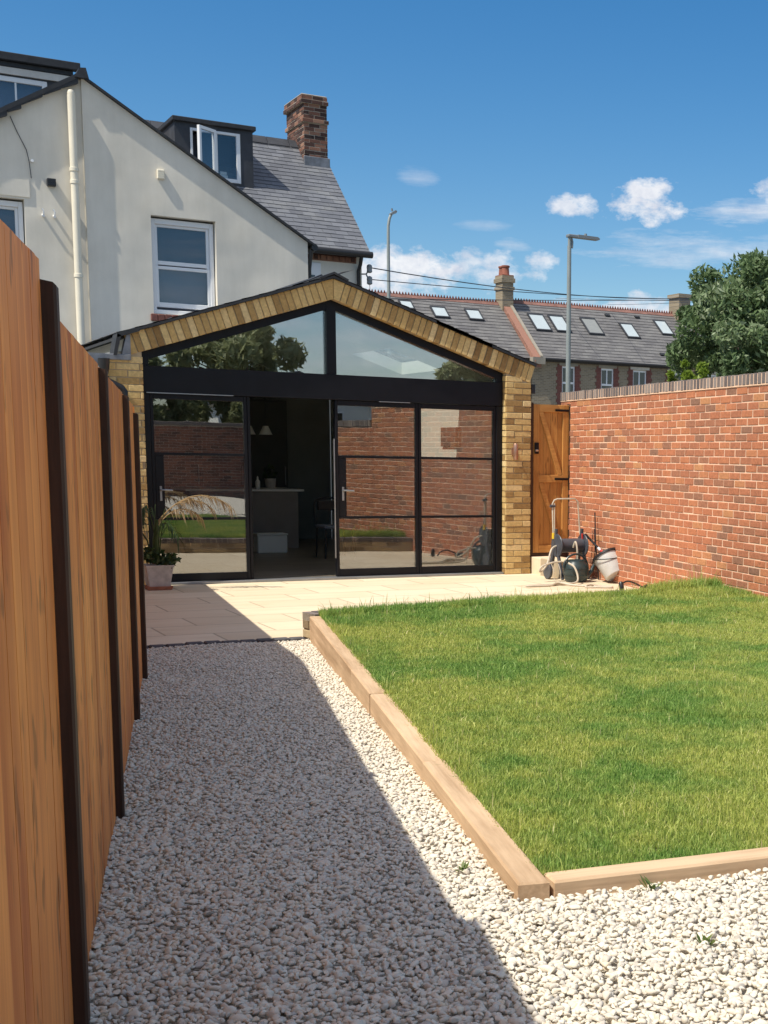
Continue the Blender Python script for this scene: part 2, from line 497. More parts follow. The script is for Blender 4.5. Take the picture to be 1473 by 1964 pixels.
def patio_mat():
    m, nt, p = new_mat('sandstone_paving')
    c = coords(nt)
    bt = nt.n('ShaderNodeTexBrick')
    bt.offset = 0.42
    bt.inputs['Scale'].default_value = 1.0
    bt.inputs['Brick Width'].default_value = 0.9
    bt.inputs['Row Height'].default_value = 0.56
    bt.inputs['Mortar Size'].default_value = 0.010
    bt.inputs['Mortar Smooth'].default_value = 0.2
    bt.inputs['Bias'].default_value = -0.1
    bt.inputs['Color1'].default_value = (0.68, 0.57, 0.405, 1)
    bt.inputs['Color2'].default_value = (0.78, 0.675, 0.50, 1)
    bt.inputs['Mortar'].default_value = (0.42, 0.34, 0.235, 1)
    nt.l(c, bt.inputs['Vector'])
    n = nt.noise(nt.mapping(c, (0.5, 1.6, 1)), 2.4, 6.0, 0.65).outputs['Fac']
    st = nt.ramp(n, [(0.46, (0, 0, 0)), (0.72, (1, 1, 1))])
    col = nt.mix(nt.math('MULTIPLY', st, 0.4), bt.outputs[0], (0.55, 0.40, 0.22))
    n2 = nt.noise(c, 60.0, 3.0).outputs['Fac']
    col = nt.mix(nt.math('MULTIPLY', n2, 0.22), col, (0.45, 0.37, 0.26))
    nt.l(col, p.inputs['Base Color'])
    p.inputs['Roughness'].default_value = 0.85
    h = nt.math('SUBTRACT', nt.math('MULTIPLY', n2, 0.3), bt.outputs['Fac'])
    bump(nt, p, h, 0.4, 0.006)
    return m


M['patio'] = patio_mat()


def stone_mat():
    m, nt, p = new_mat('gravel_stone')
    col = nt.ramp(rnd(nt), [(0.0, (0.38, 0.36, 0.34)), (0.12, (0.56, 0.52, 0.46)), (0.5, (0.71, 0.65, 0.545)), (0.85, (0.80, 0.74, 0.62)), (1.0, (0.76, 0.65, 0.48))])
    n = nt.noise(coords(nt), 130.0, 3.0).outputs['Fac']
    nt.l(nt.mix(nt.math('MULTIPLY', n, 0.3), col, (0.52, 0.47, 0.40)), p.inputs['Base Color'])
    p.inputs['Roughness'].default_value = 0.85
    p.inputs['Specular IOR Level'].default_value = 0.25
    return m


M['stone'] = stone_mat()
M['gravel_bed'] = plain('gravel_bed', (0.60, 0.55, 0.46), 0.95, 0.35, 70, bmp=0.8)
M['far_ground'] = plain('far_ground', (0.20, 0.19, 0.165), 0.95, 0.3, 1.5)


def grass_mat():
    m = bpy.data.materials.new('grass_blade')
    m.use_nodes = True
    nt = NT(m.node_tree)
    p = nt.t.nodes['Principled BSDF']
    out = nt.t.nodes['Material Output']
    c = coords(nt)
    n = nt.noise(c, 1.15, 4.0, 0.6).outputs['Fac']
    n2 = nt.noise(c, 5.0, 3.0).outputs['Fac']
    dry = nt.ramp(nt.math('ADD', nt.math('MULTIPLY', n, 0.75), nt.math('MULTIPLY', n2, 0.25)), [(0.42, (0, 0, 0)), (0.56, (1, 1, 1))])
    green = nt.ramp(rnd(nt), [(0.0, (0.13, 0.265, 0.055)), (0.55, (0.235, 0.395, 0.085)), (0.9, (0.37, 0.53, 0.15)), (1.0, (0.64, 0.61, 0.31))])
    yel = nt.ramp(rnd(nt), [(0.0, (0.29, 0.38, 0.08)), (0.5, (0.52, 0.56, 0.13)), (0.85, (0.68, 0.67, 0.22)), (1.0, (0.80, 0.70, 0.38))])
    col = nt.mix(nt.math('MULTIPLY', dry, 0.85), green, yel)
    nt.l(col, p.inputs['Base Color'])
    p.inputs['Roughness'].default_value = 0.55
    p.inputs['Specular IOR Level'].default_value = 0.3
    tl = nt.n('ShaderNodeBsdfTranslucent')
    nt.l(col, tl.inputs['Color'])
    mx = nt.n('ShaderNodeMixShader')
    mx.inputs[0].default_value = 0.35
    nt.l(p.outputs[0], mx.inputs[1])
    nt.l(tl.outputs[0], mx.inputs[2])
    nt.l(mx.outputs[0], out.inputs['Surface'])
    return m


M['grass'] = grass_mat()


def floor_mat():
    m, nt, p = new_mat('wood_floor')
    c = coords(nt)
    bt = nt.n('ShaderNodeTexBrick')
    bt.inputs['Scale'].default_value = 1.0
    bt.inputs['Brick Width'].default_value = 1.4
    bt.inputs['Row Height'].default_value = 0.16
    bt.inputs['Mortar Size'].default_value = 0.004
    bt.inputs['Color1'].default_value = (0.20, 0.165, 0.125, 1)
    bt.inputs['Color2'].default_value = (0.28, 0.235, 0.18, 1)
    bt.inputs['Mortar'].default_value = (0.05, 0.04, 0.03, 1)
    nt.l(c, bt.inputs['Vector'])
    nt.l(bt.outputs[0], p.inputs['Base Color'])
    p.inputs['Roughness'].default_value = 0.4
    return m


M['floor'] = floor_mat()

# ------------------------------------------------------------------ mesh helpers
WLOC = {}


class MB:
    def __init__(self):
        self.v, self.f, self.m, self.r = [], [], [], []

    def face(self, pts, mat=0, r=None):
        i = len(self.v)
        self.v.extend([tuple(p) for p in pts])
        self.f.append(tuple(range(i, i + len(pts))))
        self.m.append(mat)
        self.r.append(random.random() if r is None else r)

    def raw(self, verts, faces, mat=0, r=None):
        i = len(self.v)
        rr = random.random() if r is None else r
        self.v.extend([tuple(p) for p in verts])
        for fc in faces:
            self.f.append(tuple(k + i for k in fc))
            self.m.append(mat)
            self.r.append(rr)

    def frame_box(self, O, U, V, N, u0, u1, v0, v1, n0, n1, mat=0, r=None, ch=0.0):
        """box in the frame O,U,V,N; ch chamfers the edges of the n1 face"""
        O, U, V, N = Vector(O), Vector(U), Vector(V), Vector(N)

        def P(a, b, c):
            return O + U * a + V * b + N * c
        if ch <= 0:
            vs = [P(u0, v0, n0), P(u1, v0, n0), P(u1, v1, n0), P(u0, v1, n0), P(u0, v0, n1), P(u1, v0, n1), P(u1, v1, n1), P(u0, v1, n1)]
            fs = [(0, 3, 2, 1), (4, 5, 6, 7), (0, 1, 5, 4), (1, 2, 6, 5), (2, 3, 7, 6), (3, 0, 4, 7)]
        else:
            c = ch
            vs = [P(u0, v0, n0), P(u1, v0, n0), P(u1, v1, n0), P(u0, v1, n0),
                  P(u0, v0, n1 - c), P(u1, v0, n1 - c), P(u1, v1, n1 - c), P(u0, v1, n1 - c),
                  P(u0 + c, v0 + c, n1), P(u1 - c, v0 + c, n1), P(u1 - c, v1 - c, n1), P(u0 + c, v1 - c, n1)]
            fs = [(0, 3, 2, 1), (8, 9, 10, 11), (0, 1, 5, 4), (1, 2, 6, 5), (2, 3, 7, 6), (3, 0, 4, 7),
                  (4, 5, 9, 8), (5, 6, 10, 9), (6, 7, 11, 10), (7, 4, 8, 11)]
        self.raw(vs, fs, mat, r)

    def box(self, x0, x1, y0, y1, z0, z1, mat=0, r=None, bev=0.0):
        if bev <= 0:
            self.frame_box((0, 0, 0), (1, 0, 0), (0, 1, 0), (0, 0, 1), x0, x1, y0, y1, z0, z1, mat, r)
            return
        b = bev
        vs, idx = [], {}
        for ix, (xa, sx) in enumerate(((x0, 1), (x1, -1))):
            for iy, (ya, sy) in enumerate(((y0, 1), (y1, -1))):
                for iz, (za, sz) in enumerate(((z0, 1), (z1, -1))):
                    for k in range(3):
                        d = [b, b, b]
                        d[k] = 0
                        idx[(ix, iy, iz, k)] = len(vs)
                        vs.append((xa + sx * d[0], ya + sy * d[1], za + sz * d[2]))
        I = idx
        fs = []
        for s in (0, 1):
            q = [I[(s, 0, 0, 0)], I[(s, 1, 0, 0)], I[(s, 1, 1, 0)], I[(s, 0, 1, 0)]]
            fs.append(tuple(q if s else q[::-1]))
            q = [I[(0, s, 0, 1)], I[(0, s, 1, 1)], I[(1, s, 1, 1)], I[(1, s, 0, 1)]]
            fs.append(tuple(q if s else q[::-1]))
            q = [I[(0, 0, s, 2)], I[(1, 0, s, 2)], I[(1, 1, s, 2)], I[(0, 1, s, 2)]]
            fs.append(tuple(q if s else q[::-1]))
        for a in (0, 1):
            for c in (0, 1):
                fs.append((I[(a, c, 0, 0)], I[(a, c, 1, 0)], I[(a, c, 1, 1)], I[(a, c, 0, 1)]))
                fs.append((I[(a, 0, c, 0)], I[(a, 1, c, 0)], I[(a, 1, c, 2)], I[(a, 0, c, 2)]))
                fs.append((I[(0, a, c, 1)], I[(1, a, c, 1)], I[(1, a, c, 2)], I[(0, a, c, 2)]))
                for e in (0, 1):
                    fs.append((I[(a, c, e, 0)], I[(a, c, e, 1)], I[(a, c, e, 2)]))
        self.raw(vs, fs, mat, r)

    def prism(self, poly, d, mat=0, r=None):
        """closed polygon (3D points, one plane) pushed along vector d"""
        n = len(poly)
        a = [Vector(p) for p in poly]
        b = [p + Vector(d) for p in a]
        fs = [tuple(range(n))[::-1], tuple(range(n, 2 * n))]
        for i in range(n):
            j = (i + 1) % n
            fs.append((i, j, n + j, n + i))
        self.raw(a + b, fs, mat, r)

    def tube(self, pts, rad, seg=8, mat=0, r=None, cap=True):
        pts = [Vector(p) for p in pts]
        n = len(pts)
        rads = rad if isinstance(rad, (list, tuple)) else [rad] * n
        vs, fs = [], []
        ref = Vector((0.31, 0.17, 0.93))
        for i, p in enumerate(pts):
            t = (pts[min(i + 1, n - 1)] - pts[max(i - 1, 0)]).normalized()
            if abs(t.dot(ref)) > 0.95:
                ref = Vector((0.93, 0.2, 0.1))
            a = t.cross(ref).normalized()
            ref = a.cross(t).normalized()
            b = t.cross(a)
            for k in range(seg):
                an = 2 * math.pi * k / seg
                vs.append(p + (a * math.cos(an) + b * math.sin(an)) * rads[i])
        for i in range(n - 1):
            for k in range(seg):
                k2 = (k + 1) % seg
                fs.append((i * seg + k, i * seg + k2, (i + 1) * seg + k2, (i + 1) * seg + k))
        if cap:
            fs.append(tuple(range(seg))[::-1])
            fs.append(tuple(range((n - 1) * seg, n * seg)))
        self.raw(vs, fs, mat, r)

    def lathe(self, O, A, prof, seg=20, mat=0, r=None, sq=0.0):
        """prof: list of (radius, height) about axis A from O"""
        O, A = Vector(O), Vector(A).normalized()
        ref = Vector((1, 0, 0)) if abs(A.x) < 0.9 else Vector((0, 1, 0))
        a = (ref - A * ref.dot(A)).normalized()
        b = A.cross(a)
        vs, fs = [], []
        for (rd, h) in prof:
            for k in range(seg):
                an = 2 * math.pi * k / seg
                vs.append(O + A * h + (a * math.cos(an) + b * math.sin(an)) * rd)
        for i in range(len(prof) - 1):
            for k in range(seg):
                k2 = (k + 1) % seg
                fs.append((i * seg + k, i * seg + k2, (i + 1) * seg + k2, (i + 1) * seg + k))
        fs.append(tuple(range(seg))[::-1])
        fs.append(tuple(range((len(prof) - 1) * seg, len(prof) * seg)))
        self.raw(vs, fs, mat, r)

    def build(self, name, mats, parent=None, smooth=False, origin=None):
        me = bpy.data.meshes.new(name)
        base = WLOC.get(parent.name, Vector((0, 0, 0))) if parent else Vector(origin or (0, 0, 0))
        me.from_pydata([(x - base.x, y - base.y, z - base.z) for (x, y, z) in self.v], [], self.f)
        if not isinstance(mats, (list, tuple)):
            mats = [mats]
        for m in mats:
            me.materials.append(m)
        me.polygons.foreach_set('material_index', self.m)
        at = me.attributes.new('rnd', 'FLOAT', 'FACE')
        at.data.foreach_set('value', self.r)
        if smooth:
            me.polygons.foreach_set('use_smooth', [True] * len(self.f))
            try:
                me.set_sharp_from_angle(angle=RAD(40))
            except Exception:
                pass
        o = bpy.data.objects.new(name, me)
        COL.objects.link(o)
        if parent:
            o.parent = parent
            WLOC[o.name] = base
        else:
            o.location = base
            WLOC[o.name] = base
        return o


def np_mesh(name, V, Fc, rv, mat, parent=None, base=(0, 0, 0), nv=3):
    """big mesh of faces with nv corners from numpy arrays; rv one value per face"""
    V = (V - np.array(base)).astype(np.float32)
    Fc = Fc.astype(np.int32)
    me = bpy.data.meshes.new(name)
    me.vertices.add(len(V))
    me.vertices.foreach_set('co', V.ravel())
    me.loops.add(Fc.size)
    me.loops.foreach_set('vertex_index', Fc.ravel())
    me.polygons.add(len(Fc))
    me.polygons.foreach_set('loop_start', np.arange(0, Fc.size, nv, dtype=np.int32))
    me.update(calc_edges=True)
    at = me.attributes.new('rnd', 'FLOAT', 'FACE')
    at.data.foreach_set('value', rv.astype(np.float32))
    me.materials.append(mat)
    o = bpy.data.objects.new(name, me)
    COL.objects.link(o)
    if parent:
        o.parent = parent
    else:
        o.location = base
    WLOC[o.name] = Vector(base)
    return o


def tag(o, label=None, cat=None, group=None, kind=None):
    if label:
        o['label'] = label
    if cat:
        o['category'] = cat
    if group:
        o['group'] = group
    if kind:
        o['kind'] = kind
    return o


def thing(name, loc, label, cat, group=None):
    o = bpy.data.objects.new(name, None)
    o.empty_display_size = 0.1
    COL.objects.link(o)
    o.location = loc
    WLOC[o.name] = Vector(loc)
    return tag(o, label, cat, group)


def bricks(mb, O, U, N, W, H, bl=0.215, bh=0.065, j=0.010, dep=0.05, mat=0, inside=None, skew=0.0025, ch=0.004, V=(0, 0, 1), jv=None):
    """stretcher courses laid in the plane O,U,V; every brick a chamfered block"""
    O, U, V, N = Vector(O), Vector(U).normalized(), Vector(V).normalized(), Vector(N).normalized()
    rows = int(round(H / (bh + j)))
    jv = jv or j
    for k in range(rows):
        v0 = k * (bh + j) + j * 0.5
        u = -((bl + jv) / 2 if k % 2 else 0.0) + random.uniform(-0.006, 0.006)
        while u < W - 0.02:
            a, b = max(u, 0.0), min(u + bl, W)
            u += bl + jv
            if b - a < 0.025:
                continue
            if inside and not inside((a + b) / 2, v0 + bh / 2):
                continue
            s = [random.uniform(-skew, skew) for _ in range(5)]
            mb.frame_box(O, U, V, N, a + s[0], b + s[1], v0 + s[2], v0 + bh + s[3], -dep, s[4], mat, None, ch)


def slates(mb, O, U, V, W, L, sw=0.26, sh=0.19, mat=0, t=0.006, holes=()):
    """rows of slates on a slope; O lower corner, U along the eave, V up the slope"""
    O, U, V = Vector(O), Vector(U).normalized(), Vector(V).normalized()
    N = U.cross(V)
    rows = int(math.ceil(L / sh))
    for k in range(rows):
        v0, v1 = k * sh, min(k * sh + sh * 1.25, L)
        u = -(sw / 2 if k % 2 else 0.0)
        while u < W:
            a, b = max(u, 0), min(u + sw, W)
            u += sw
            if b - a < 0.02:
                continue
            cu, cv = (a + b) / 2, (v0 + v1) / 2
            if any(h[0] < cu < h[1] and h[2] < cv < h[3] for h in holes):
                continue
            g = 0.002
            j0 = random.uniform(-0.006, 0.006)
            e = random.uniform(-0.0015, 0.0015)
            p = [O + U * (a + g) + V * (v0 + j0) + N * (t * 2 + e), O + U * (b - g) + V * (v0 + j0) + N * (t * 2 + e),
                 O + U * (b - g) + V * v1 + N * 0.001, O + U * (a + g) + V * v1 + N * 0.001]
            q = [p[0] - N * t, p[1] - N * t]
            mb.raw(p + q, [(0, 1, 2, 3), (4, 5, 1, 0)], mat)


def smooth_path(pts, sub=8):
    pts = [Vector(p) for p in pts]
    out = []
    for i in range(len(pts) - 1):
        p0 = pts[max(i - 1, 0)]
        p1, p2 = pts[i], pts[i + 1]
        p3 = pts[min(i + 2, len(pts) - 1)]
        for k in range(sub):
            t = k / sub
            out.append(0.5 * ((2 * p1) + (-p0 + p2) * t + (2 * p0 - 5 * p1 + 4 * p2 - p3) * t * t + (-p0 + 3 * p1 - 3 * p2 + p3) * t ** 3))
    out.append(pts[-1])
    return out


def leaf_cloud(centers, radii, per, size, flat=0.8, seedv=1, elong=2.0, shell=0.55):
    """leaf-sized quads around clump centres; returns verts, quads, rnd"""
    g = np.random.default_rng(seedv)
    P, R = [], []
    for c, rd, n in zip(centers, radii, per):
        d = g.normal(size=(n, 3))
        d /= np.linalg.norm(d, axis=1)[:, None]
        rr = rd * (shell + (1 - shell) * g.random(n) ** 0.6)[:, None]
        pts = np.array(c) + d * rr * np.array([1, 1, flat])
        P.append(pts)
        R.append(np.clip(0.25 + 0.5 * g.random(n) + 0.15 * g.normal() + 0.0 * d[:, 2], 0, 1))
    P = np.concatenate(P)
    R = np.concatenate(R)
    n = len(P)
    a = g.normal(size=(n, 3))
    a[:, 2] -= 0.5
    a /= np.linalg.norm(a, axis=1)[:, None]
    b = np.cross(a, g.normal(size=(n, 3)))
    b /= np.linalg.norm(b, axis=1)[:, None]
    s = (size * (0.6 + 0.8 * g.random(n)))[:, None]
    a = a * s * elong * 0.5
    b = b * s * 0.5
    V = np.stack([P - a, P + b * 0.9 - a * 0.1, P + a, P - b * 0.9 - a * 0.1], axis=1).reshape(-1, 3)
    Fc = np.arange(n * 4).reshape(-1, 4)
    return V, Fc, R


# ------------------------------------------------------------------ ground
FD = Vector((0.2213, 1.0, 0.0)).normalized()          # run of fence and sleepers
FN = Vector((FD.y, -FD.x, 0.0))                        # towards the lawn


def fence_x(y):
    return 0.457 + 0.2213 * (y - 3.173)


def gz(y):
    """height of the gravel bed: rises gently away from the paving"""
    return float(np.clip(0.150 - 0.0225 * (y - 3.57), -0.012, 0.24))


def sheet(name, poly, z, mat, kind='structure'):
    mb = MB()
    if callable(z):
        mb.face([(x, y, z(y)) for x, y in poly])
    else:
        mb.face([(x, y, z) for x, y in poly])
    o = mb.build(name, mat)
    tag(o, kind=kind)
    return o


sheet('ground', [(-400, -400), (400, -400), (400, 400), (-400, 400)], -0.06, M['far_ground'])
sheet('patio', [(1.6, 10.70), (8.9, 10.70), (8.9, 15.6), (1.6, 15.6)], 0.0, M['patio'])
mb = MB()
ys = [-8.0, -3.0, -0.43, 3.57, 7.0, 10.6]
for a, b in zip(ys[:-1], ys[1:]):
    mb.face([(fence_x(a) - 0.3, a, gz(a) - 0.014), (9.5, a, gz(a) - 0.014), (9.5, b, gz(b) - 0.014), (fence_x(b) - 0.3, b, gz(b) - 0.014)])
tag(mb.build('gravel_path', M['gravel_bed']), kind='structure')

# cobble edging between gravel and paving, set flush in the ground
mb = MB()
x = 1.95
while x < 3.30:
    w = random.uniform(0.125, 0.15)
    mb.box(x, x + w - 0.012, 10.60, 10.695, -0.05, 0.008 + random.uniform(-0.004, 0.004), 0, None, 0.008)
    x += w
tag(mb.build('kerb', M['cobble']), kind='structure')

# gravel stones -----------------------------------------------------
ICO_V = None


def ico(sub):
    t = (1 + 5 ** 0.5) / 2
    v = [(-1, t, 0), (1, t, 0), (-1, -t, 0), (1, -t, 0), (0, -1, t), (0, 1, t), (0, -1, -t), (0, 1, -t), (t, 0, -1), (t, 0, 1), (-t, 0, -1), (-t, 0, 1)]
    f = [(0, 11, 5), (0, 5, 1), (0, 1, 7), (0, 7, 10), (0, 10, 11), (1, 5, 9), (5, 11, 4), (11, 10, 2), (10, 7, 6), (7, 1, 8),
         (3, 9, 4), (3, 4, 2), (3, 2, 6), (3, 6, 8), (3, 8, 9), (4, 9, 5), (2, 4, 11), (6, 2, 10), (8, 6, 7), (9, 8, 1)]
    v = [np.array(p) / np.linalg.norm(p) for p in v]
    for _ in range(sub):
        cache, nf = {}, []

        def mid(a, b):
            k = (min(a, b), max(a, b))
            if k not in cache:
                q = v[a] + v[b]
                v.append(q / np.linalg.norm(q))
                cache[k] = len(v) - 1
            return cache[k]
        for a, b, c in f:
            ab, bc, ca = mid(a, b), mid(b, c), mid(c, a)
            nf += [(a, ab, ca), (b, bc, ab), (c, ca, bc), (ab, bc, ca)]
        f = nf
    return np.array(v), np.array(f)


def scatter_stones(pts, zz, size, sub, seedv):
    g = np.random.default_rng(seedv)
    bv, bf = ico(sub)
    K = 28
    T = []
    for k in range(K):
        # chipped lumps: cut the ball with a few random planes
        q = bv.copy()
        for _ in range(9):
            d = g.normal(size=3)
            d /= np.linalg.norm(d)
            h = g.uniform(0.36, 0.78)
            s = q @ d
            q = q - np.outer(np.maximum(s - h, 0), d)
        q += g.normal(scale=0.03, size=q.shape)
        T.append(q)
    T = np.array(T)
    n = len(pts)
    k = g.integers(0, K, n)
    sc = np.stack([size * g.uniform(0.8, 1.5, n), size * g.uniform(0.65, 1.1, n), size * g.uniform(0.5, 0.85, n)], axis=1)
    sc *= np.exp(g.normal(0.0, 0.22, n))[:, None]
    V = T[k] * sc[:, None, :]
    tl = g.normal(scale=0.45, size=n)
    c, s = np.cos(tl), np.sin(tl)
    y = V[:, :, 1] * c[:, None] - V[:, :, 2] * s[:, None]
    z = V[:, :, 1] * s[:, None] + V[:, :, 2] * c[:, None]
    V[:, :, 1], V[:, :, 2] = y, z
    an = g.random(n) * 2 * np.pi
    c, s = np.cos(an), np.sin(an)
    x = V[:, :, 0] * c[:, None] - V[:, :, 1] * s[:, None]
    y = V[:, :, 0] * s[:, None] + V[:, :, 1] * c[:, None]
    V[:, :, 0], V[:, :, 1] = x, y
    V[:, :, 0] += pts[:, 0:1]
    V[:, :, 1] += pts[:, 1:2]
    V[:, :, 2] += zz[:, None]
    nv = bv.shape[0]
    Fc = bf[None] + (np.arange(n) * nv)[:, None, None]
    R = np.repeat(np.clip(g.beta(2.2, 1.8, n), 0, 1), len(bf))
    return V.reshape(-1, 3), Fc.reshape(-1, 3), R


SL0 = Vector((1.755, 3.573, 0.0))                       # outer top corner of the near sleeper


def slx(y):
    return 1.755 + 0.2206 * (y - 3.573)


def gravel_points(y0, y1, step, g):
    out = []
    y = y0
    while y < y1:
        xa = fence_x(y) - 0.06
        xb = slx(y) + 0.02 if y > 3.6 else 3.2
        nx = int((xb - xa) / step)
        xs = xa + (np.arange(nx) + g.random(nx)) * step
        yy = y + (g.random(nx) - 0.5) * step * 1.3
        out.append(np.stack([xs, yy], axis=1))
        y += step
    return np.concatenate(out)


g0 = np.random.default_rng(3)
pa = gravel_points(2.15, 5.6, 0.0160, g0)
keep = ~((pa[:, 1] > 3.545 - 0.13 * (pa[:, 0] - 1.79)) & (pa[:, 0] > slx(pa[:, 1])))
pa = pa[keep]
za = np.array([gz(y) for y in pa[:, 1]]) + g0.uniform(-0.007, 0.006, len(pa))
za += 0.005 * np.sin(pa[:, 0] * 5.1 + 1.3) * np.sin(pa[:, 1] * 3.7)
A = scatter_stones(pa, za, 0.0112, 1, 21)
pb = gravel_points(5.6, 10.58, 0.0165, g0)
zb = np.array([gz(y) for y in pb[:, 1]]) + g0.uniform(-0.007, 0.006, len(pb))
zb += 0.005 * np.sin(pb[:, 0] * 5.1 + 1.3) * np.sin(pb[:, 1] * 3.7)
B = scatter_stones(pb, zb, 0.0122, 0, 22)
pc = gravel_points(-1.5, 2.15, 0.026, g0)
pd = np.stack([g0.uniform(3.2, 7.6, 42000), g0.uniform(0.6, 3.55, 42000)], axis=1)
pd = pd[pd[:, 1] < 3.535 - 0.13 * (pd[:, 0] - 1.79)]
pc = np.concatenate([pc, pd])
zc = np.array([gz(y) for y in pc[:, 1]]) + g0.uniform(-0.007, 0.006, len(pc))
Cc = scatter_stones(pc, zc, 0.0145, 0, 23)
VV, FF, RR = [], [], []
off = 0
for (V_, F_, R_) in (A, B, Cc):
    VV.append(V_)
    FF.append(F_ + off)
    RR.append(R_)
    off += len(V_)
o = np_mesh('gravel', np.concatenate(VV), np.concatenate(FF), np.concatenate(RR), M['stone'])
tag(o, 'cream limestone gravel chippings spread along the path beside the fence', 'gravel', kind='stuff')

# ------------------------------------------------------------------ lawn
WYAW = 0.12535265
WD = Vector((math.sin(WYAW), math.cos(WYAW), 0.0))       # wall run, going away
WNrm = Vector((-math.cos(WYAW), math.sin(WYAW), 0.0))    # face towards the lawn


def wall_x(y):
    return 8.27 + math.tan(WYAW) * (y - 15.4)


def lawn_far(x):
    return 10.50 + 0.175 * (x - 3.3)


def lawn_near(x):
    return 3.66 - 0.13 * (x - 1.9)


mb = MB()
mb.face([(1.88, 3.64, 0.165), (6.75, 3.02, 0.165), (wall_x(11.35), 11.35, 0.185), (3.36, 10.66, 0.175)])
tag(mb.build('lawn', M['soil']), kind='structure')

g1 = np.random.default_rng(5)


def grass_blades(n_try, box_, dens_fn, hmin, hmax, wid, g):
    x = g.uniform(box_[0], box_[1], n_try)
    y = g.uniform(box_[2], box_[3], n_try)
    inn = (x > slx(y) + 0.085) & (x < 8.27 + math.tan(WYAW) * (y - 15.4) - 0.01) & (y < lawn_far(x)) & (y > lawn_near(x) - 0.03)
    inn &= g.random(n_try) < dens_fn(x, y)
    return x[inn], y[inn]


def vis_edge(x, y):
    # metres inside the right-hand edge of what the photo shows
    return (2.75 + (y - 3.4) * 0.735) - x


def dens(x, y):
    d = np.clip(1.15 - 0.085 * (y - 3.5), 0.45, 1.0)
    return np.where(vis_edge(x, y) > -0.25, d, d * 0.75)


bx, by = grass_blades(1500000, (1.7, 8.0, 2.9, 11.6), dens, 0, 0, 0, g1)
n = len(bx)
lump = 0.5 + 0.5 * np.sin(bx * 2.3 + 1.1 * np.sin(by * 1.7)) * np.sin(by * 2.1 + 0.7 * np.sin(bx * 2.9))
hgt = (0.018 + 0.022 * g1.random(n)) * (0.85 + 0.35 * lump)
longb = g1.random(n) < 0.012
hgt = np.where(longb, hgt * 1.9, hgt)
edge_f = lawn_far(bx) - by
hgt = np.where((edge_f < 0.8) | (bx - slx(by) < 0.22), hgt * 1.4, hgt)
hgt = np.where(edge_f < 0.22, hgt * 1.7, hgt)
hgt = np.where(wall_x(by) - bx < 0.9, hgt * 1.5, hgt)
tuft = ((np.hypot(bx - 4.95, by - 8.35) < 0.42) | (np.hypot(bx - 4.2, by - 5.9) < 0.5))
hgt = np.where(tuft, hgt * 1.5, hgt)
wid = 0.0011 + 0.0012 * g1.random(n) + 0.00018 * (by - 3.5)
base_z = 0.166 + 0.002 * (by - 3.6)
an = g1.random(n) * 2 * np.pi
lean = g1.normal(0.0, 0.42, n)
la = g1.random(n) * 2 * np.pi
lx, ly = np.cos(la) * np.abs(lean) * hgt, np.sin(la) * np.abs(lean) * hgt
wx, wy = np.cos(an) * wid, np.sin(an) * wid
P0 = np.stack([bx - wx, by - wy, base_z], 1)
P1 = np.stack([bx + wx, by + wy, base_z], 1)
mz = base_z + hgt * 0.6
P2 = np.stack([bx + wx * 0.8 + lx * 0.35, by + wy * 0.8 + ly * 0.35, mz], 1)
P3 = np.stack([bx - wx * 0.8 + lx * 0.35, by - wy * 0.8 + ly * 0.35, mz], 1)
P4 = np.stack([bx + lx, by + ly, base_z + hgt * (1 - 0.25 * np.abs(lean))], 1)
V_ = np.stack([P0, P1, P2, P3, P4], 1).reshape(-1, 3)
i5 = (np.arange(n) * 5)[:, None]
F_ = np.stack([i5 + np.array([[0, 1, 2]]), i5 + np.array([[0, 2, 3]]), i5 + np.array([[3, 2, 4]])], 1).reshape(-1, 3)
R_ = np.repeat(np.clip(g1.beta(2, 2, n) + 0.12 * (longb), 0, 1), 3)
o = np_mesh('lawn_grass', V_, F_, R_, M['grass'])
tag(o, 'green lawn grass with yellowish dry patches inside the timber sleepers', 'grass', kind='stuff')

# ------------------------------------------------------------------ sleepers
def sleeper(y0, y1, label, dz=0.0, rot=0.0):
    p0 = Vector((slx(y0), y0, 0))
    p1 = Vector((slx(y1), y1, 0))
    L = (p1 - p0).length
    mb = MB()
    D = (p1 - p0).normalized()
    Nn = Vector((D.y, -D.x, 0))
    mb.frame_box((0, 0, 0), D, Nn, (0, 0, 1), 0.002, L - 0.002, 0.0 + rot, 0.10 + rot, -0.10, 0.20 + dz, 0, random.random(), 0.007)
    o = mb.build('timber_sleeper', M['sleeper'], origin=(0, 0, 0))
    o.location = p0
    tag(o, label, 'sleeper', 'timber sleepers edging the lawn')
    # object coordinates follow the run of the sleeper
    a = math.atan2(D.x, D.y)
    me = o.data
    R = Matrix.Rotation(a, 4, 'Z')
    me.transform(R)
    o.rotation_euler = (0, 0, -a)
    return o


sleeper(3.573, 5.257, 'light brown oak sleeper along the path, the one reaching the near lawn corner', 0.0)
sleeper(5.262, 6.92, 'light brown oak sleeper along the path, second from the near lawn corner', -0.004, 0.004)
sleeper(6.925, 7.74, 'short light brown oak sleeper along the path, third from the near corner', 0.002)
sleeper(7.745, 10.44, 'long light brown oak sleeper along the path running up to the paving', 0.0, 0.003)
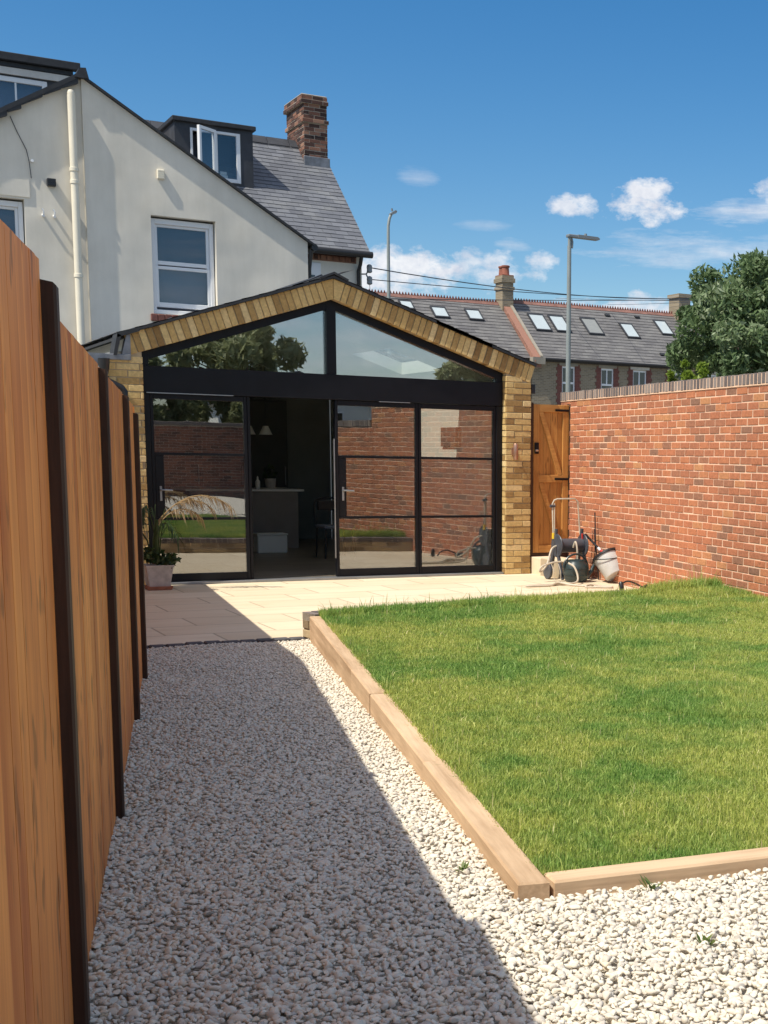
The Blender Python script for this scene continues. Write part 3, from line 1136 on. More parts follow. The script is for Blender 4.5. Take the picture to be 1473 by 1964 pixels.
# cross sleepers along the near edge of the lawn
cd = Vector((0.77, -0.10, 0)).normalized()
cn = Vector((-cd.y, cd.x, 0))
p0 = Vector((1.868, 3.548, 0))
for k, (a, b, lab) in enumerate(((0.0, 2.4, 'light brown oak sleeper across the near edge of the lawn, starting at the corner'),
                                 (2.404, 4.75, 'oak sleeper continuing the near lawn edge towards the brick wall'))):
    mb = MB()
    ax = math.atan2(cd.y, cd.x)
    mb.frame_box((0, 0, 0), (1, 0, 0), (0, 1, 0), (0, 0, 1), 0, b - a, 0, 0.10, -0.1, 0.197, 0, random.random(), 0.007)
    o = mb.build('timber_sleeper', M['sleeper_cross'])
    o.location = p0 + cd * a
    o.rotation_euler = (0, 0, ax)
    tag(o, lab, 'sleeper', 'timber sleepers edging the lawn')

# low brick retaining wall on the paving side of the lawn
rt_ = thing('retaining_wall', (3.3, 10.7, 0), 'low brick retaining wall with dark coping between lawn and paving', 'low wall')
rd = Vector((1.0, 0.175, 0)).normalized()
rn = Vector((rd.y, -rd.x, 0))       # towards the camera
RO = Vector((3.285, 10.665, 0))
RL = 4.55
mb = MB()
mb.frame_box(RO, rd, (0, 0, 1), -rn, 0.01, RL, -0.1, 0.145, -0.205, -0.004, 1)
bricks(mb, RO, rd, -rn, RL, 0.15, dep=0.006)
bricks(mb, RO, rn, -rd, 0.205, 0.15, dep=0.006)
mb.build('brickwork', [M['stock_brick'], M['old_mortar']], rt_)
mb = MB()
u = 0.0
while u < RL - 0.05:
    mb.frame_box(RO, rd, (0, 0, 1), -rn, u, u + 0.066, 0.147, 0.212 + random.uniform(-0.003, 0.003), -0.212, 0.003, 0, None, 0.004)
    u += 0.076
mb.frame_box(RO, rd, (0, 0, 1), -rn, 0.0, RL, 0.146, 0.205, -0.205, -0.004, 1)
mb.build('coping', [M['dark_brick'], M['old_mortar']], rt_)

# ------------------------------------------------------------------ fence
PY = [1.12, 3.173, 5.224, 7.332, 8.95]
fen = thing('timber_fence', (fence_x(3.17), 3.17, 0), 'tall orange stained vertical board fence with posts coloured dark for shade', 'fence')
FO = Vector((0.457, 3.173, 0))
run = lambda y: (Vector((fence_x(y), y, 0)) - FO).length * (1 if y >= 3.173 else -1)
tops = [1.80, 1.825, 1.81, 1.79, 1.775]
rise = [0.0, 0.034, -0.006, -0.004, -0.004]
mats_f = [M['fence_board'], M['fence_post']]
starts = [-1.0] + PY
for i in range(5):
    a = run(starts[i]) + 0.075
    b = run(starts[i + 1])
    zt = tops[i]
    mb = MB()
    u = a
    while u < b - 0.01:
        w = min(random.choice((0.118, 0.118, 0.143)), b - u)
        rr = random.random()
        y_mid = starts[i] + 0.5
        zb_ = gz(3.17 + u * 0.976) - 0.03
        f0 = -0.030 + random.uniform(-0.0012, 0.0008)
        ua, ub = u + 0.0006, u + w - 0.0006
        mb.prism([FO + FD * uu + FN * (f0 - 0.022) + Vector((0, 0, zz)) for uu, zz in ((ua, zb_), (ub, zb_), (ub, zt + (ub - a) * rise[i]), (ua, zt + (ua - a) * rise[i]))], FN * 0.022, 0, rr)
        u += w
    pn = mb.build('fence_panel', M['fence_board'], fen)
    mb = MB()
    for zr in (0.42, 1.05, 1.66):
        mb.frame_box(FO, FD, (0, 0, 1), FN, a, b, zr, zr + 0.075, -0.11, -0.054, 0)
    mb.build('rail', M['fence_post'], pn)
ptop = [1.93, 1.868, 1.80, 1.785, 1.735]
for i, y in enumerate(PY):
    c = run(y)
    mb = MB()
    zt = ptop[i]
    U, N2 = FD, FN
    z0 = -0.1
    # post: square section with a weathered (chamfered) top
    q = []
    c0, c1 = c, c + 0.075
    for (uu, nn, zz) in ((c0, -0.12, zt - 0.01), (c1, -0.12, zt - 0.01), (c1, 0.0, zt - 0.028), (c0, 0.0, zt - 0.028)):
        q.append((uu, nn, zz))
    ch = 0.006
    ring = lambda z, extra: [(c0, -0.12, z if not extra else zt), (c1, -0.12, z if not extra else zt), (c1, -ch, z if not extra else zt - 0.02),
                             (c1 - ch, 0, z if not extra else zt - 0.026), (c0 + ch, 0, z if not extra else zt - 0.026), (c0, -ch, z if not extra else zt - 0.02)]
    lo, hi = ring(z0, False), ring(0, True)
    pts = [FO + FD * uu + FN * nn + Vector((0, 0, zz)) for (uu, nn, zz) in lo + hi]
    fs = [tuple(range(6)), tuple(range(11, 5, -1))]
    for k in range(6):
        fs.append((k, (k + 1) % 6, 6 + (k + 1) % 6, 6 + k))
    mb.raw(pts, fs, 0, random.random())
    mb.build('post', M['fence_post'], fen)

# older boundary fence running on behind it to the house corner
bf = thing('boundary_fence', (1.66, 8.8, 0), 'timber boundary fence continuing behind the orange fence to the extension', 'fence')
mb = MB()
q0, q1 = Vector((1.728, 9.02, 0)), Vector((2.56, 15.3, 0))
D = (q1 - q0).normalized()
Nn = Vector((D.y, -D.x, 0))
L = (q1 - q0).length
u = 0
while u < L - 0.1:
    mb.frame_box(q0, D, (0, 0, 1), Nn, u + 0.001, u + 0.119, 0.0, 1.76 - 0.01 * u, -0.02, 0.0, 0, None, 0.002)
    u += 0.12
mb.build('fence_panel', M['fence_board'], bf)
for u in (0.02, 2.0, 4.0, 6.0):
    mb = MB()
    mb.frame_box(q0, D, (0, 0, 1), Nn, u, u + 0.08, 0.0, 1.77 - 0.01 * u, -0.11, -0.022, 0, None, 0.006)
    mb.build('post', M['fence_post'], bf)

# ------------------------------------------------------------------ red garden wall
gw = thing('garden_wall', (8.2, 15.4, 0), 'tall red brick garden wall with dark brick on edge coping', 'wall')
WE = Vector((wall_x(15.72), 15.72, 0))              # far end
WU = -WD                                            # towards the camera
WL = 7.6
mb = MB()
mb.frame_box(WE, WU, (0, 0, 1), WNrm, 0.004, WL - 2.0, -0.2, 2.195, -0.215, -0.006, 1)
bricks(mb, WE + Vector((0, 0, -0.055)), WU, WNrm, WL - 2.0, 2.25, bl=0.2085, bh=0.0622, j=0.0128, jv=0.0170, dep=0.012, skew=0.0025, ch=0.003)
# lower run beyond, out of the frame, mirrored in the doors
LO = WE + WU * (WL - 2.0)
mb.frame_box(LO, WU, (0, 0, 1), WNrm, 0.004, 2.0, -0.2, 1.90, -0.215, -0.006, 1)
bricks(mb, LO + Vector((0, 0, -0.055)), WU, WNrm, 2.0, 1.95, bl=0.2085, bh=0.0622, j=0.0128, jv=0.0170, dep=0.012, skew=0.0025, ch=0.003)
for (dst, z0_, hh) in ((WL + 0.004, -0.055, 1.95), (WL - 2.0 + 0.004, 2.02, 0.15)):
    bricks(mb, WE + WU * dst + Vector((0, 0, z0_)), -WNrm, WU, 0.215, hh, bl=0.2085, bh=0.0622, j=0.0128, jv=0.0170, dep=0.012)
# end face towards the gate
bricks(mb, WE - WNrm * 0.215 + Vector((0, 0, -0.055)), WNrm, -WU, 0.215, 2.25, bl=0.217, bh=0.0635, j=0.0115, dep=0.0)
mb.build('brickwork', [M['red_brick'], M['red_mortar']], gw)
mb = MB()
u = -0.0
while u < WL - 0.05:
    dzc = -0.295 if u > WL - 2.0 else 0.0
    s = random.uniform(-0.002, 0.002)
    mb.frame_box(WE, WU, (0, 0, 1), WNrm, u, u + 0.0650, 2.207 + dzc, 2.312 + s + dzc, -0.222, 0.010 + s, 0, None, 0.004)
    u += 0.0765
mb.frame_box(WE, WU, (0, 0, 1), WNrm, 0.0, WL - 2.01, 2.1955, 2.305, -0.215, 0.007, 1)
mb.build('coping', [M['dark_brick'], M['red_mortar']], gw)

# ------------------------------------------------------------------ gate and step
GY = 15.42
gt = thing('garden_gate', (8.05, GY, 0.26), 'narrow honey stained ledged and braced timber garden gate beside the brick wall', 'gate')
gx0, gx1, gz0, gz1 = 7.762, 8.268, 0.262, 2.142
mb = MB()
x = gx0 + 0.06
nb = 4
bw = (gx1 - gx0 - 0.12) / nb
for k in range(nb):
    mb.frame_box((0, GY, 0), (1, 0, 0), (0, 0, 1), (0, -1, 0), x + k * bw + 0.001, x + (k + 1) * bw - 0.001, gz0 + 0.08, gz1 - 0.08, -0.045, -0.022, 0, None, 0.003)
mb.build('board_panel', M['gate_wood'], gt)
mb = MB()
for a, b in ((gx0, gx0 + 0.085), (gx1 - 0.085, gx1)):
    mb = MB()
    mb.frame_box((0, GY, 0), (1, 0, 0), (0, 0, 1), (0, -1, 0), a, b, gz0, gz1, -0.05, 0.0, 0, None, 0.004)
    mb.build('stile', M['gate_wood'], gt)
for a, b in ((gz0, gz0 + 0.095), (1.16, 1.255), (gz1 - 0.095, gz1)):
    mb = MB()
    mb.frame_box((0, GY, 0), (1, 0, 0), (0, 0, 1), (0, -1, 0), gx0 + 0.0855, gx1 - 0.0855, a, b, -0.05, -0.001, 0, None, 0.004)
    mb.build('ledge', M['gate_rail'], gt)
for za_, zb_ in ((gz1 - 0.097, 1.257), (1.158, gz0 + 0.097)):
    mb = MB()
    xa, xb = gx0 + 0.088, gx1 - 0.10
    w = 0.052
    mb.prism([(xa, GY + 0.0205, za_), (xa, GY + 0.0205, za_ - 0.03), (xb - w, GY + 0.0205, zb_), (xb, GY + 0.0205, zb_), (xb, GY + 0.0205, zb_ + 0.03), (xa + w, GY + 0.0205, za_)], (0, -0.020, 0), 0)
    mb.build('brace', M['gate_rail'], gt)
for zz in (2.06, 1.19):
    mb = MB()
    mb.frame_box((0, GY, 0), (1, 0, 0), (0, 0, 1), (0, -1, 0), gx1 - 0.20, gx1 + 0.015, zz, zz + 0.028, 0.002, 0.010, 0, None, 0.003)
    mb.frame_box((0, GY, 0), (1, 0, 0), (0, 0, 1), (0, -1, 0), gx1 - 0.002, gx1 + 0.03, zz - 0.035, zz + 0.06, 0.002, 0.012, 0, None, 0.003)
    mb.build('hinge', M['black_metal'], gt)
mb = MB()
mb.frame_box((0, GY, 0), (1, 0, 0), (0, 0, 1), (0, -1, 0), gx0 + 0.012, gx0 + 0.065, 1.52, 1.66, 0.001, 0.03, 0, None, 0.006)
mb.tube([(gx0 + 0.03, GY - 0.03, 1.56), (gx0 + 0.03, GY - 0.06, 1.56), (gx0 + 0.0, GY - 0.06, 1.56)], 0.012, 8, 1)
mb.build('latch', [M['black_metal'], M['steel']], gt)
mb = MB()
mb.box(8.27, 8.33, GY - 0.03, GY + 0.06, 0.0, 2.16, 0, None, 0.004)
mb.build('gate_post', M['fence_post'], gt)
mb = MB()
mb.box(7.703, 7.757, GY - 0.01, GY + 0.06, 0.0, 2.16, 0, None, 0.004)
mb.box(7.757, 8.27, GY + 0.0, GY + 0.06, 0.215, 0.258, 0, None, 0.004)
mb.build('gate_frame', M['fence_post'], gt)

st = MB()
st.box(7.725, 8.10, 14.62, 15.50, -0.03, 0.215, 0, None, 0.006)
o = st.build('stone_step', M['patio'])
tag(o, 'pale sandstone step block below the timber gate', 'step')

# ------------------------------------------------------------------ extension
FY = 15.37
ex = thing('brick_extension', (5.2, FY, 0), 'yellow brick gable extension with black framed glass doors', 'extension')
AX = 5.165
SLP = 0.333


def soff(x):
    return 3.235 - SLP * abs(x - AX)


def topz(x):
    return 3.462 - SLP * abs(x - AX)


ym = [M['yellow_brick'], M['yellow_mortar']]
# piers
mb = MB()
XR0, XR1, XL0, XL1 = 7.352, 7.70, 2.66, 3.045
DEP = 0.11
mb.prism([(XR0 + 0.008, FY + 0.010, -0.05), (XR1 - 0.008, FY + 0.010, -0.05), (XR1 - 0.008, FY + 0.010, soff(XR1) + 0.0), (XR0 + 0.008, FY + 0.010, soff(XR0))], (0, 0.30, 0), 1)
bricks(mb, (XR0, FY, 0), (1, 0, 0), (0, -1, 0), XR1 - XR0, 2.56, bl=0.2265, j=0.0105, bh=0.0645, dep=0.03, inside=lambda u, v: v < soff(XR0 + u) - 0.01)
bricks(mb, (XR0, FY + 0.33, 0), (0, -1, 0), (-1, 0, 0), 0.324, 2.56, bl=0.20, bh=0.0645, j=0.0105, dep=0.0, inside=lambda u, v: v < soff(XR0) - 0.03)
bricks(mb, (XR1, FY + 0.004, 0), (0, 1, 0), (1, 0, 0), 0.6, 2.42, dep=0.006, bh=0.0645, j=0.0105)
mb.build('brick_pier', ym, ex)
mb = MB()
mb.prism([(XL0 + 0.006, FY + 0.006, -0.05), (XL1 - 0.006, FY + 0.006, -0.05), (XL1 - 0.006, FY + 0.006, soff(XL1)), (XL0 + 0.006, FY + 0.006, soff(XL1) - 0.09)], (0, 0.30, 0), 1)
bricks(mb, (XL0, FY, 0), (1, 0, 0), (0, -1, 0), XL1 - XL0, 2.46, bl=0.2265, bh=0.0645, j=0.0105, dep=0.03)
bricks(mb, (XL1, FY, 0), (0, 1, 0), (1, 0, 0), 0.3, 2.46, bh=0.0645, j=0.0105, dep=0.0)
bricks(mb, (XL0, FY + 0.3, 0), (0, -1, 0), (-1, 0, 0), 0.3, 2.40, bh=0.0645, j=0.0105, dep=0.0)
mb.build('brick_pier', ym, ex)
# raked soldier course of the gable
mb = MB()
for sgn, xe in ((1, XR1), (-1, 2.93)):
    sl = Vector((sgn, 0, -SLP)).normalized()
    nrm = Vector((sgn * SLP, 0, 1)).normalized()
    O = Vector((AX, FY, soff(AX)))
    Ltot = (abs(xe - AX)) / abs(sl.x)
    hgt_ = 0.2165
    mb.prism([O + Vector((0, 0.013, -0.0)), O + sl * Ltot + Vector((0, 0.013, 0)), O + sl * (Ltot - 0.065) + nrm * (hgt_ - 0.004) + Vector((0, 0.013, 0)), Vector((AX, FY + 0.013, topz(AX) - 0.006))], (0, 0.2, 0), 1)
    u = 0.006
    first = True
    while u < Ltot - 0.04:
        s = [random.uniform(-0.002, 0.002) for _ in range(5)]
        w = 0.0655
        b = min(u + w, Ltot)
        if first:
            # wedge brick cut to the mitre at the apex
            a0 = O + Vector((sgn * 0.004, 0, 0))
            p = [a0, O + sl * (u + w), O + sl * (u + w) + nrm * hgt_, Vector((AX + sgn * 0.004, FY, topz(AX) - 0.004))]
            mb.prism([q + Vector((0, 0.06, 0)) for q in (p if sgn > 0 else p)], (0, -0.06, 0), 0)
            first = False
        else:
            mb.frame_box(O, sl, nrm, (0, -1, 0), u + s[0], b + s[1], 0.0 + s[2], hgt_ + s[3], -0.1, s[4] * 0.7, 0, None, 0.004)
        u += w + 0.0105
gb = mb.build('gable_brickwork', ym, ex)
# thin mortar bed under the soldiers
# roof slab with a rooflight opening; white plastered underside
RY0, RY1 = FY + 0.06, 22.44
CZ = lambda x: 3.262 - SLP * abs(x - AX)
mb = MB()
HX0, HX1, HY0, HY1 = 6.42, 7.15, 16.95, 18.35


def slab(mb, xa, xb, ya, yb, z0, z1, mat=0):
    za0, zb0 = CZ(xa) + z0, CZ(xb) + z0
    za1, zb1 = CZ(xa) + z1, CZ(xb) + z1
    mb.prism([(xa, ya, za0), (xb, ya, zb0), (xb, ya, zb1), (xa, ya, za1)], (0, yb - ya, 0), mat)


IY0 = FY + 0.23
for (xa, xb, ya, yb) in ((AX, HX0, IY0, RY1), (HX1, 7.46, IY0, RY1), (HX0, HX1, IY0, HY0), (HX0, HX1, HY1, RY1), (3.0, AX, IY0, RY1)):
    slab(mb, xa, xb, ya, yb, 0.0, 0.165)
mb.build('ceiling', M['white_plaster'], ex)
mb = MB()
for (xa, xb, ya, yb) in ((AX, HX0, RY0, RY1), (HX1, 7.76, RY0, RY1), (HX0, HX1, RY0, HY0), (HX0, HX1, HY1, RY1), (2.80, AX, RY0, RY1)):
    slab(mb, xa, xb, ya, yb, 0.170, 0.200, 0)
    slab(mb, xa, xb, FY - 0.03, RY0 - 0.001, 0.2025, 0.232, 0)
rf = mb.build('roof', M['slate_edge'], ex)
mb = MB()
nrmR = Vector((SLP, 0, 1)).normalized()
LR = (7.78 - AX) * math.sqrt(1 + SLP * SLP)
slates(mb, (7.78, FY - 0.035, topz(7.78) + 0.034), (0, 1, 0), Vector((-1, 0, SLP)), RY1 - FY + 0.03, LR, 0.25, 0.2, holes=[(HY0 - FY - 0.16, HY1 - FY + 0.2, 0.50, 1.58)])
slates(mb, (2.79, RY1, topz(2.79) + 0.034), (0, -1, 0), Vector((1, 0, SLP)), RY1 - FY + 0.03, LR, 0.25, 0.2)
mb.build('slates', M['slate'], rf)
mb = MB()
mb.prism([(AX - 0.17, FY - 0.045, 3.462), (AX, FY - 0.045, 3.535), (AX + 0.17, FY - 0.045, 3.462), (AX + 0.165, FY - 0.045, 3.437), (AX, FY - 0.045, 3.508), (AX - 0.165, FY - 0.045, 3.437)], (0, 0.45, 0))
mb.prism([(AX - 0.15, FY + 0.42, 3.478), (AX, FY + 0.42, 3.553), (AX + 0.15, FY + 0.42, 3.478), (AX, FY + 0.42, 3.52)], (0, RY1 - FY - 0.45, 0))
mb.build('ridge_tile', M['slate_edge'], rf)
mb = MB()
slab(mb, HX0 - 0.02, HX1 + 0.02, HY0 - 0.02, HY1 + 0.02, 0.245, 0.262)
mb.build('rooflight', M['clear_glass'], ex)
# left verge, lead capping, hopper and swan-neck pipe
mb = MB()
slab(mb, 2.79, 3.02, FY - 0.04, FY + 0.01, 0.19, 0.236)
mb.prism([(2.79, FY - 0.04, topz(2.79) + 0.03), (2.83, FY - 0.04, topz(2.83) + 0.0), (2.78, FY - 0.04, 2.475), (2.745, FY - 0.04, 2.475)], (0, 0.25, 0))
mb.build('verge_trim', M['slate_edge'], ex)
mb = MB()
mb.box(2.50, 2.925, FY - 0.03, FY + 0.3, 2.425, 2.487, 0, None, 0.006)
mb.prism([(2.835, FY - 0.018, 2.488), (2.925, FY - 0.018, 2.488), (2.925, FY - 0.018, 2.70), (2.885, FY - 0.018, 2.69)], (0, 0.1, 0))
mb.prism([(2.50, FY - 0.031, 2.487), (2.66, FY - 0.031, 2.487), (2.62, FY - 0.031, 2.36), (2.53, FY - 0.031, 2.36)], (0, 0.25, 0))
mb.build('lead_flashing', M['lead'], ex)
mb = MB()
mb.tube([(2.635, FY - 0.10, 2.43), (2.635, FY - 0.10, 2.33), (2.635, FY - 0.10, 2.27)], [0.06, 0.052, 0.04], 14)
mb.tube([(2.635, FY - 0.10, 2.30), (2.635, FY - 0.10, 2.235), (2.66, FY - 0.11, 2.20), (2.80, FY - 0.12, 2.13), (2.825, FY - 0.12, 2.10), (2.825, FY - 0.12, 0.05)], 0.036, 14)
for zc_, xx in ((2.30, 2.635), (2.235, 2.637)):
    mb.tube([(xx, FY - 0.10, zc_ - 0.012), (xx, FY - 0.10, zc_ + 0.012)], 0.043, 14)
mb.build('downpipe', M['black_plastic'], ex, smooth=True)
# side and back walls of the room
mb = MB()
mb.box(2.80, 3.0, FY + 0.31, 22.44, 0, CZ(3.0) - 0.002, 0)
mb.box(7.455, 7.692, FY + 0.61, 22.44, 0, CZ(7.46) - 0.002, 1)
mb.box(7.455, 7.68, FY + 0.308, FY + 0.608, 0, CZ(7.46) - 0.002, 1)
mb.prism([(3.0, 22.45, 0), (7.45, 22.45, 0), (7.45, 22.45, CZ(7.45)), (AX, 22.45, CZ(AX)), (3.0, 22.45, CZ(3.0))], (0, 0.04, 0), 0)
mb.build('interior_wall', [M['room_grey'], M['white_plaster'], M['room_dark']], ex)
mb = MB()
mb.face([(3.0, FY + 0.22, 0.03), (7.455, FY + 0.22, 0.03), (7.455, 22.44, 0.03), (3.0, 22.44, 0.03)])
mb.build('floor', M['floor'], ex)

# glazed screen
GYF = FY + 0.10           # face of the frame
B_ = M['black_metal']
mb = MB()


def bar(mb, x0, x1, z0, z1, d0=0.0, d1=0.10, ch=0.004):
    mb.frame_box((0, GYF, 0), (1, 0, 0), (0, 0, 1), (0, -1, 0), x0, x1, z0, z1, -d1, -d0, 0, None, ch)


bar(mb, 3.05, 3.125, 0.03, 2.100, 0.0, 0.12)
bar(mb, 7.270, 7.349, 0.03, 2.100, 0.0, 0.12)
mb.prism([(3.05, GYF, 2.39), (3.125, GYF, 2.39), (3.125, GYF, soff(3.125) - 0.003), (3.05, GYF, soff(3.05) - 0.003)], (0, 0.12, 0))
mb.prism([(7.270, GYF, 2.39), (7.349, GYF, 2.39), (7.349, GYF, soff(7.349) - 0.003), (7.270, GYF, soff(7.270) - 0.003)], (0, 0.12, 0))
RT = 0.098
for x0, x1 in ((3.126, AX - 0.057), (AX + 0.057, 7.269)):
    mb.prism([(x0, GYF, soff(x0) - RT), (x1, GYF, soff(x1) - RT), (x1, GYF, soff(x1) - 0.003), (x0, GYF, soff(x0) - 0.003)], (0, 0.12, 0))
mb.prism([(AX - 0.056, GYF - 0.003, 2.391), (AX + 0.056, GYF - 0.003, 2.391), (AX + 0.056, GYF - 0.003, soff(AX + 0.056) - 0.003), (AX, GYF - 0.003, soff(AX) - 0.003), (AX - 0.056, GYF - 0.003, soff(AX - 0.056) - 0.003)], (0, 0.13, 0))
mb.build('screen_frame', B_, ex)
mb = MB()
bar(mb, 3.05, 7.349, 2.1015, 2.389, -0.012, 0.14, 0.003)
mb.build('lintel_panel', B_, ex)
for x0, x1 in ((3.126, AX - 0.057), (AX + 0.057, 7.269)):
    mb = MB()
    g = 0.012
    mb.prism([(x0, GYF + 0.05, 2.392), (x1, GYF + 0.05, 2.392), (x1, GYF + 0.05, soff(x1) - RT - 0.001), (x0, GYF + 0.05, soff(x0) - RT - 0.001)], (0, 0.018, 0))
    mb.build('gable_pane', M['gable_glass'], ex)
mb = MB()
mb.box(3.05, 7.349, GYF - 0.06, GYF + 0.13, 0.001, 0.028, 0, None, 0.004)
mb.build('threshold', M['alu'], ex)
mb = MB()
mb.frame_box((0, GYF - 0.014, 0), (1, 0, 0), (0, 0, 1), (0, -1, 0), 3.09, 4.02, 2.096, 2.106, 0.0, 0.012)
mb.build('drip_trim', M['alu'], ex)
mb = MB()
mb.frame_box((0, GYF - 0.014, 0), (1, 0, 0), (0, 0, 1), (0, -1, 0), 5.73, 6.12, 2.094, 2.102, 0.0, 0.008)
mb.build('drip_trim', M['alu'], ex)


def leaf(x0, x1, name, lock=None, dy=0.0):
    st_ = 0.034
    mb = MB()
    zb, ztp = 0.032, 2.098
    a, b = x0, x1
    d0, d1 = 0.012 + dy, 0.075 + dy
    bar(mb, a, a + st_, zb, ztp, d0, d1)
    bar(mb, b - st_, b, zb, ztp, d0, d1)
    bar(mb, a + st_ + 0.0005, b - st_ - 0.0005, zb, zb + 0.085, d0, d1)
    bar(mb, a + st_ + 0.0005, b - st_ - 0.0005, ztp - 0.06, ztp, d0, d1)
    for zr in (0.715, 1.43):
        bar(mb, a + st_ + 0.0005, b - st_ - 0.0005, zr, zr + 0.030, d0 + 0.004, d1 - 0.004)
    if lock:
        bar(mb, a + st_ + 0.0008, a + st_ + lock, 0.7455, 1.4295, d0 + 0.006, d1 - 0.006)
    lf = mb.build(name, B_, ex)
    mb = MB()
    lk = lock or 0.0
    y0 = GYF + (d0 + d1) / 2 - 0.008
    # panes: three lights, the middle one stops at the lock plate
    for (za, zb2, xs) in ((0.1175, 0.7145, 0.0), (0.7455, 1.4295, lk), (1.4605, 2.0375, 0.0)):
        mb.frame_box((0, y0, 0), (1, 0, 0), (0, 0, 1), (0, -1, 0), a + st_ + xs + 0.001, b - st_ - 0.001, za, zb2, -0.014, 0.0)
    mb.build('pane', M['glass'], lf)
    if lock:
        mb = MB()
        hx = a + st_ + 0.05
        hy = GYF + d0
        mb.frame_box((0, hy, 0), (1, 0, 0), (0, 0, 1), (0, -1, 0), hx - 0.012, hx + 0.012, 0.93, 1.09, 0.0005, 0.008, 0, None, 0.002)
        mb.tube([(hx, hy - 0.008, 1.05), (hx, hy - 0.05, 1.05), (hx + 0.03, hy - 0.055, 1.05), (hx + 0.115, hy - 0.055, 1.046)], 0.009, 8)
        mb.build('handle', M['alu'], lf)
    return lf


leaf(3.128, 4.175, 'door_leaf', 0.095)
leaf(5.200, 6.235, 'door_leaf', 0.095)
leaf(6.240, 7.267, 'fixed_light')
# the sliding middle leaf stands open: only its slim edge frame shows in the opening
mb = MB()
bar(mb, 4.18, 4.215, 0.032, 2.098, 0.02, 0.07)
mb.frame_box((0, GYF, 0), (1, 0, 0), (0, 0, 1), (0, -1, 0), 5.178, 5.190, 0.25, 1.65, -0.02, -0.008, 1)
mb.build('slide_stop', [B_, M['alu']], ex)
# wall lamp on the right pier, sensor on its flank
mb = MB()
mb.lathe((7.452, FY - 0.075, 1.44), (0, 0, 1), [(0.028, 0), (0.031, 0.004), (0.031, 0.196), (0.028, 0.2)], 16)
mb.tube([(7.452, FY, 1.545), (7.452, FY - 0.06, 1.545)], 0.012, 8)
mb.box(7.425, 7.479, FY - 0.022, FY + 0.0, 1.50, 1.59, 0, None, 0.004)
mb.build('wall_lamp', M['copper'], ex, smooth=True)
mb = MB()
mb.box(7.70, 7.725, FY + 0.06, FY + 0.14, 2.12, 2.40, 0, None, 0.004)
mb.box(7.726, 7.785, FY + 0.045, FY + 0.14, 2.27, 2.385, 0, None, 0.006)
mb.build('sensor_light', M['black_plastic'], ex)

# ------------------------------------------------------------------ room contents seen through the opening
ki = thing('kitchen_island', (5.7, 20.6, 0.03), 'grey kitchen island with white worktop inside the open doorway', 'kitchen island')
mb = MB()
mb.box(4.6, 6.22, 20.3, 21.2, 0.03, 0.89, 0, None, 0.004)
mb.build('base', M['island'], ki)
mb = MB()
mb.box(4.55, 6.30, 20.25, 21.25, 0.8915, 0.925, 0, None, 0.004)
mb.build('worktop', M['worktop'], ki)
cb = thing('added_cupboard', (5.2, 22.1, 0.03), 'added full height cupboards coloured black for the unlit back of the kitchen', 'cupboard')  # added black block that keeps the back of the room dark
mb = MB()
mb.box(3.1, 6.55, 21.9, 22.43, 0.03, 2.30, 0)
mb.build('carcass', M['room_dark'], cb)
for k in range(5):
    mb = MB()
    mb.box(3.11 + k * 0.688, 3.785 + k * 0.688, 21.875, 21.898, 0.12, 2.28, 0, None, 0.003)
    d_ = mb.build('door', M['room_dark'], cb)
    mb = MB()
    mb.tube([(3.74 + k * 0.688, 21.85, 0.95), (3.74 + k * 0.688, 21.85, 1.25)], 0.008, 6)
    mb.build('handle', M['alu'], d_)
for k, (px_, py_) in enumerate(((5.66, 20.9), (5.86, 20.7))):
    pl = thing('pendant_lamp', (px_, py_, 1.74), 'white conical pendant shade over the island, ' + ('partly hidden behind the door edge' if k == 0 else 'the one showing fully in the doorway'), 'pendant lamp', 'pendant lamps over the kitchen island')
    mb = MB()
    mb.lathe((px_, py_, 1.74), (0, 0, 1), [(0.105, 0), (0.1, 0.0), (0.045, 0.115), (0.04, 0.13), (0.0, 0.132)], 20)
    mb.build('lamp_shade', M['white_plaster'], pl, smooth=True)
    mb = MB()
    mb.tube([(px_, py_, 1.872), (px_, py_, CZ(px_) - 0.002)], 0.004, 6)
    mb.build('cord', M['black_plastic'], pl)
so = MB()
so.lathe((5.68, 20.55, 0.9255), (0, 0, 1), [(0.032, 0), (0.036, 0.01), (0.036, 0.11), (0.014, 0.14), (0.014, 0.165), (0.004, 0.19)], 16)
o = so.build('soap_bottle', M['worktop'], smooth=True)
tag(o, 'small white soap bottle standing on the kitchen island', 'bottle')
vp_ = thing('flower_pot', (5.93, 20.75, 0.9255), 'pale round flower pot with sprigs on the kitchen island', 'flower pot')
mb = MB()
mb.lathe((5.93, 20.75, 0.9255), (0, 0, 1), [(0.07, 0), (0.085, 0.15), (0.078, 0.15), (0.07, 0.12)], 18)
mb.build('pot', M['stone_pot'], vp_, smooth=True)
V_, F_, R_ = leaf_cloud([(5.93, 20.75, 1.16)], [0.11], [60], 0.035, 1.0, 3)
np_mesh('leaves', V_, F_, R_, M['palm_green'], vp_, (5.93, 20.75, 0.9255), 4)
bxo = MB()  # box shape stands in for a pale reflection in the doorway
bxo.box(5.33, 5.76, 19.35, 19.6, 0.031, 0.29, 0, None, 0.012)
bxo.box(5.32, 5.77, 19.34, 19.61, 0.291, 0.315, 0, None, 0.008)
o = bxo.build('reflection_box', M['white_plaster'])
tag(o, 'pale lidded box added in place of a doorway reflection, before the island', 'box')
dc = thing('dining_chair', (6.12, 18.3, 0.03), 'dark framed dining chair with grey seat inside by the door edge', 'chair')
mb = MB()
mb.box(5.90, 6.34, 18.08, 18.52, 0.44, 0.485, 0, None, 0.015)
mb.build('seat', M['blind'], dc)
mb = MB()
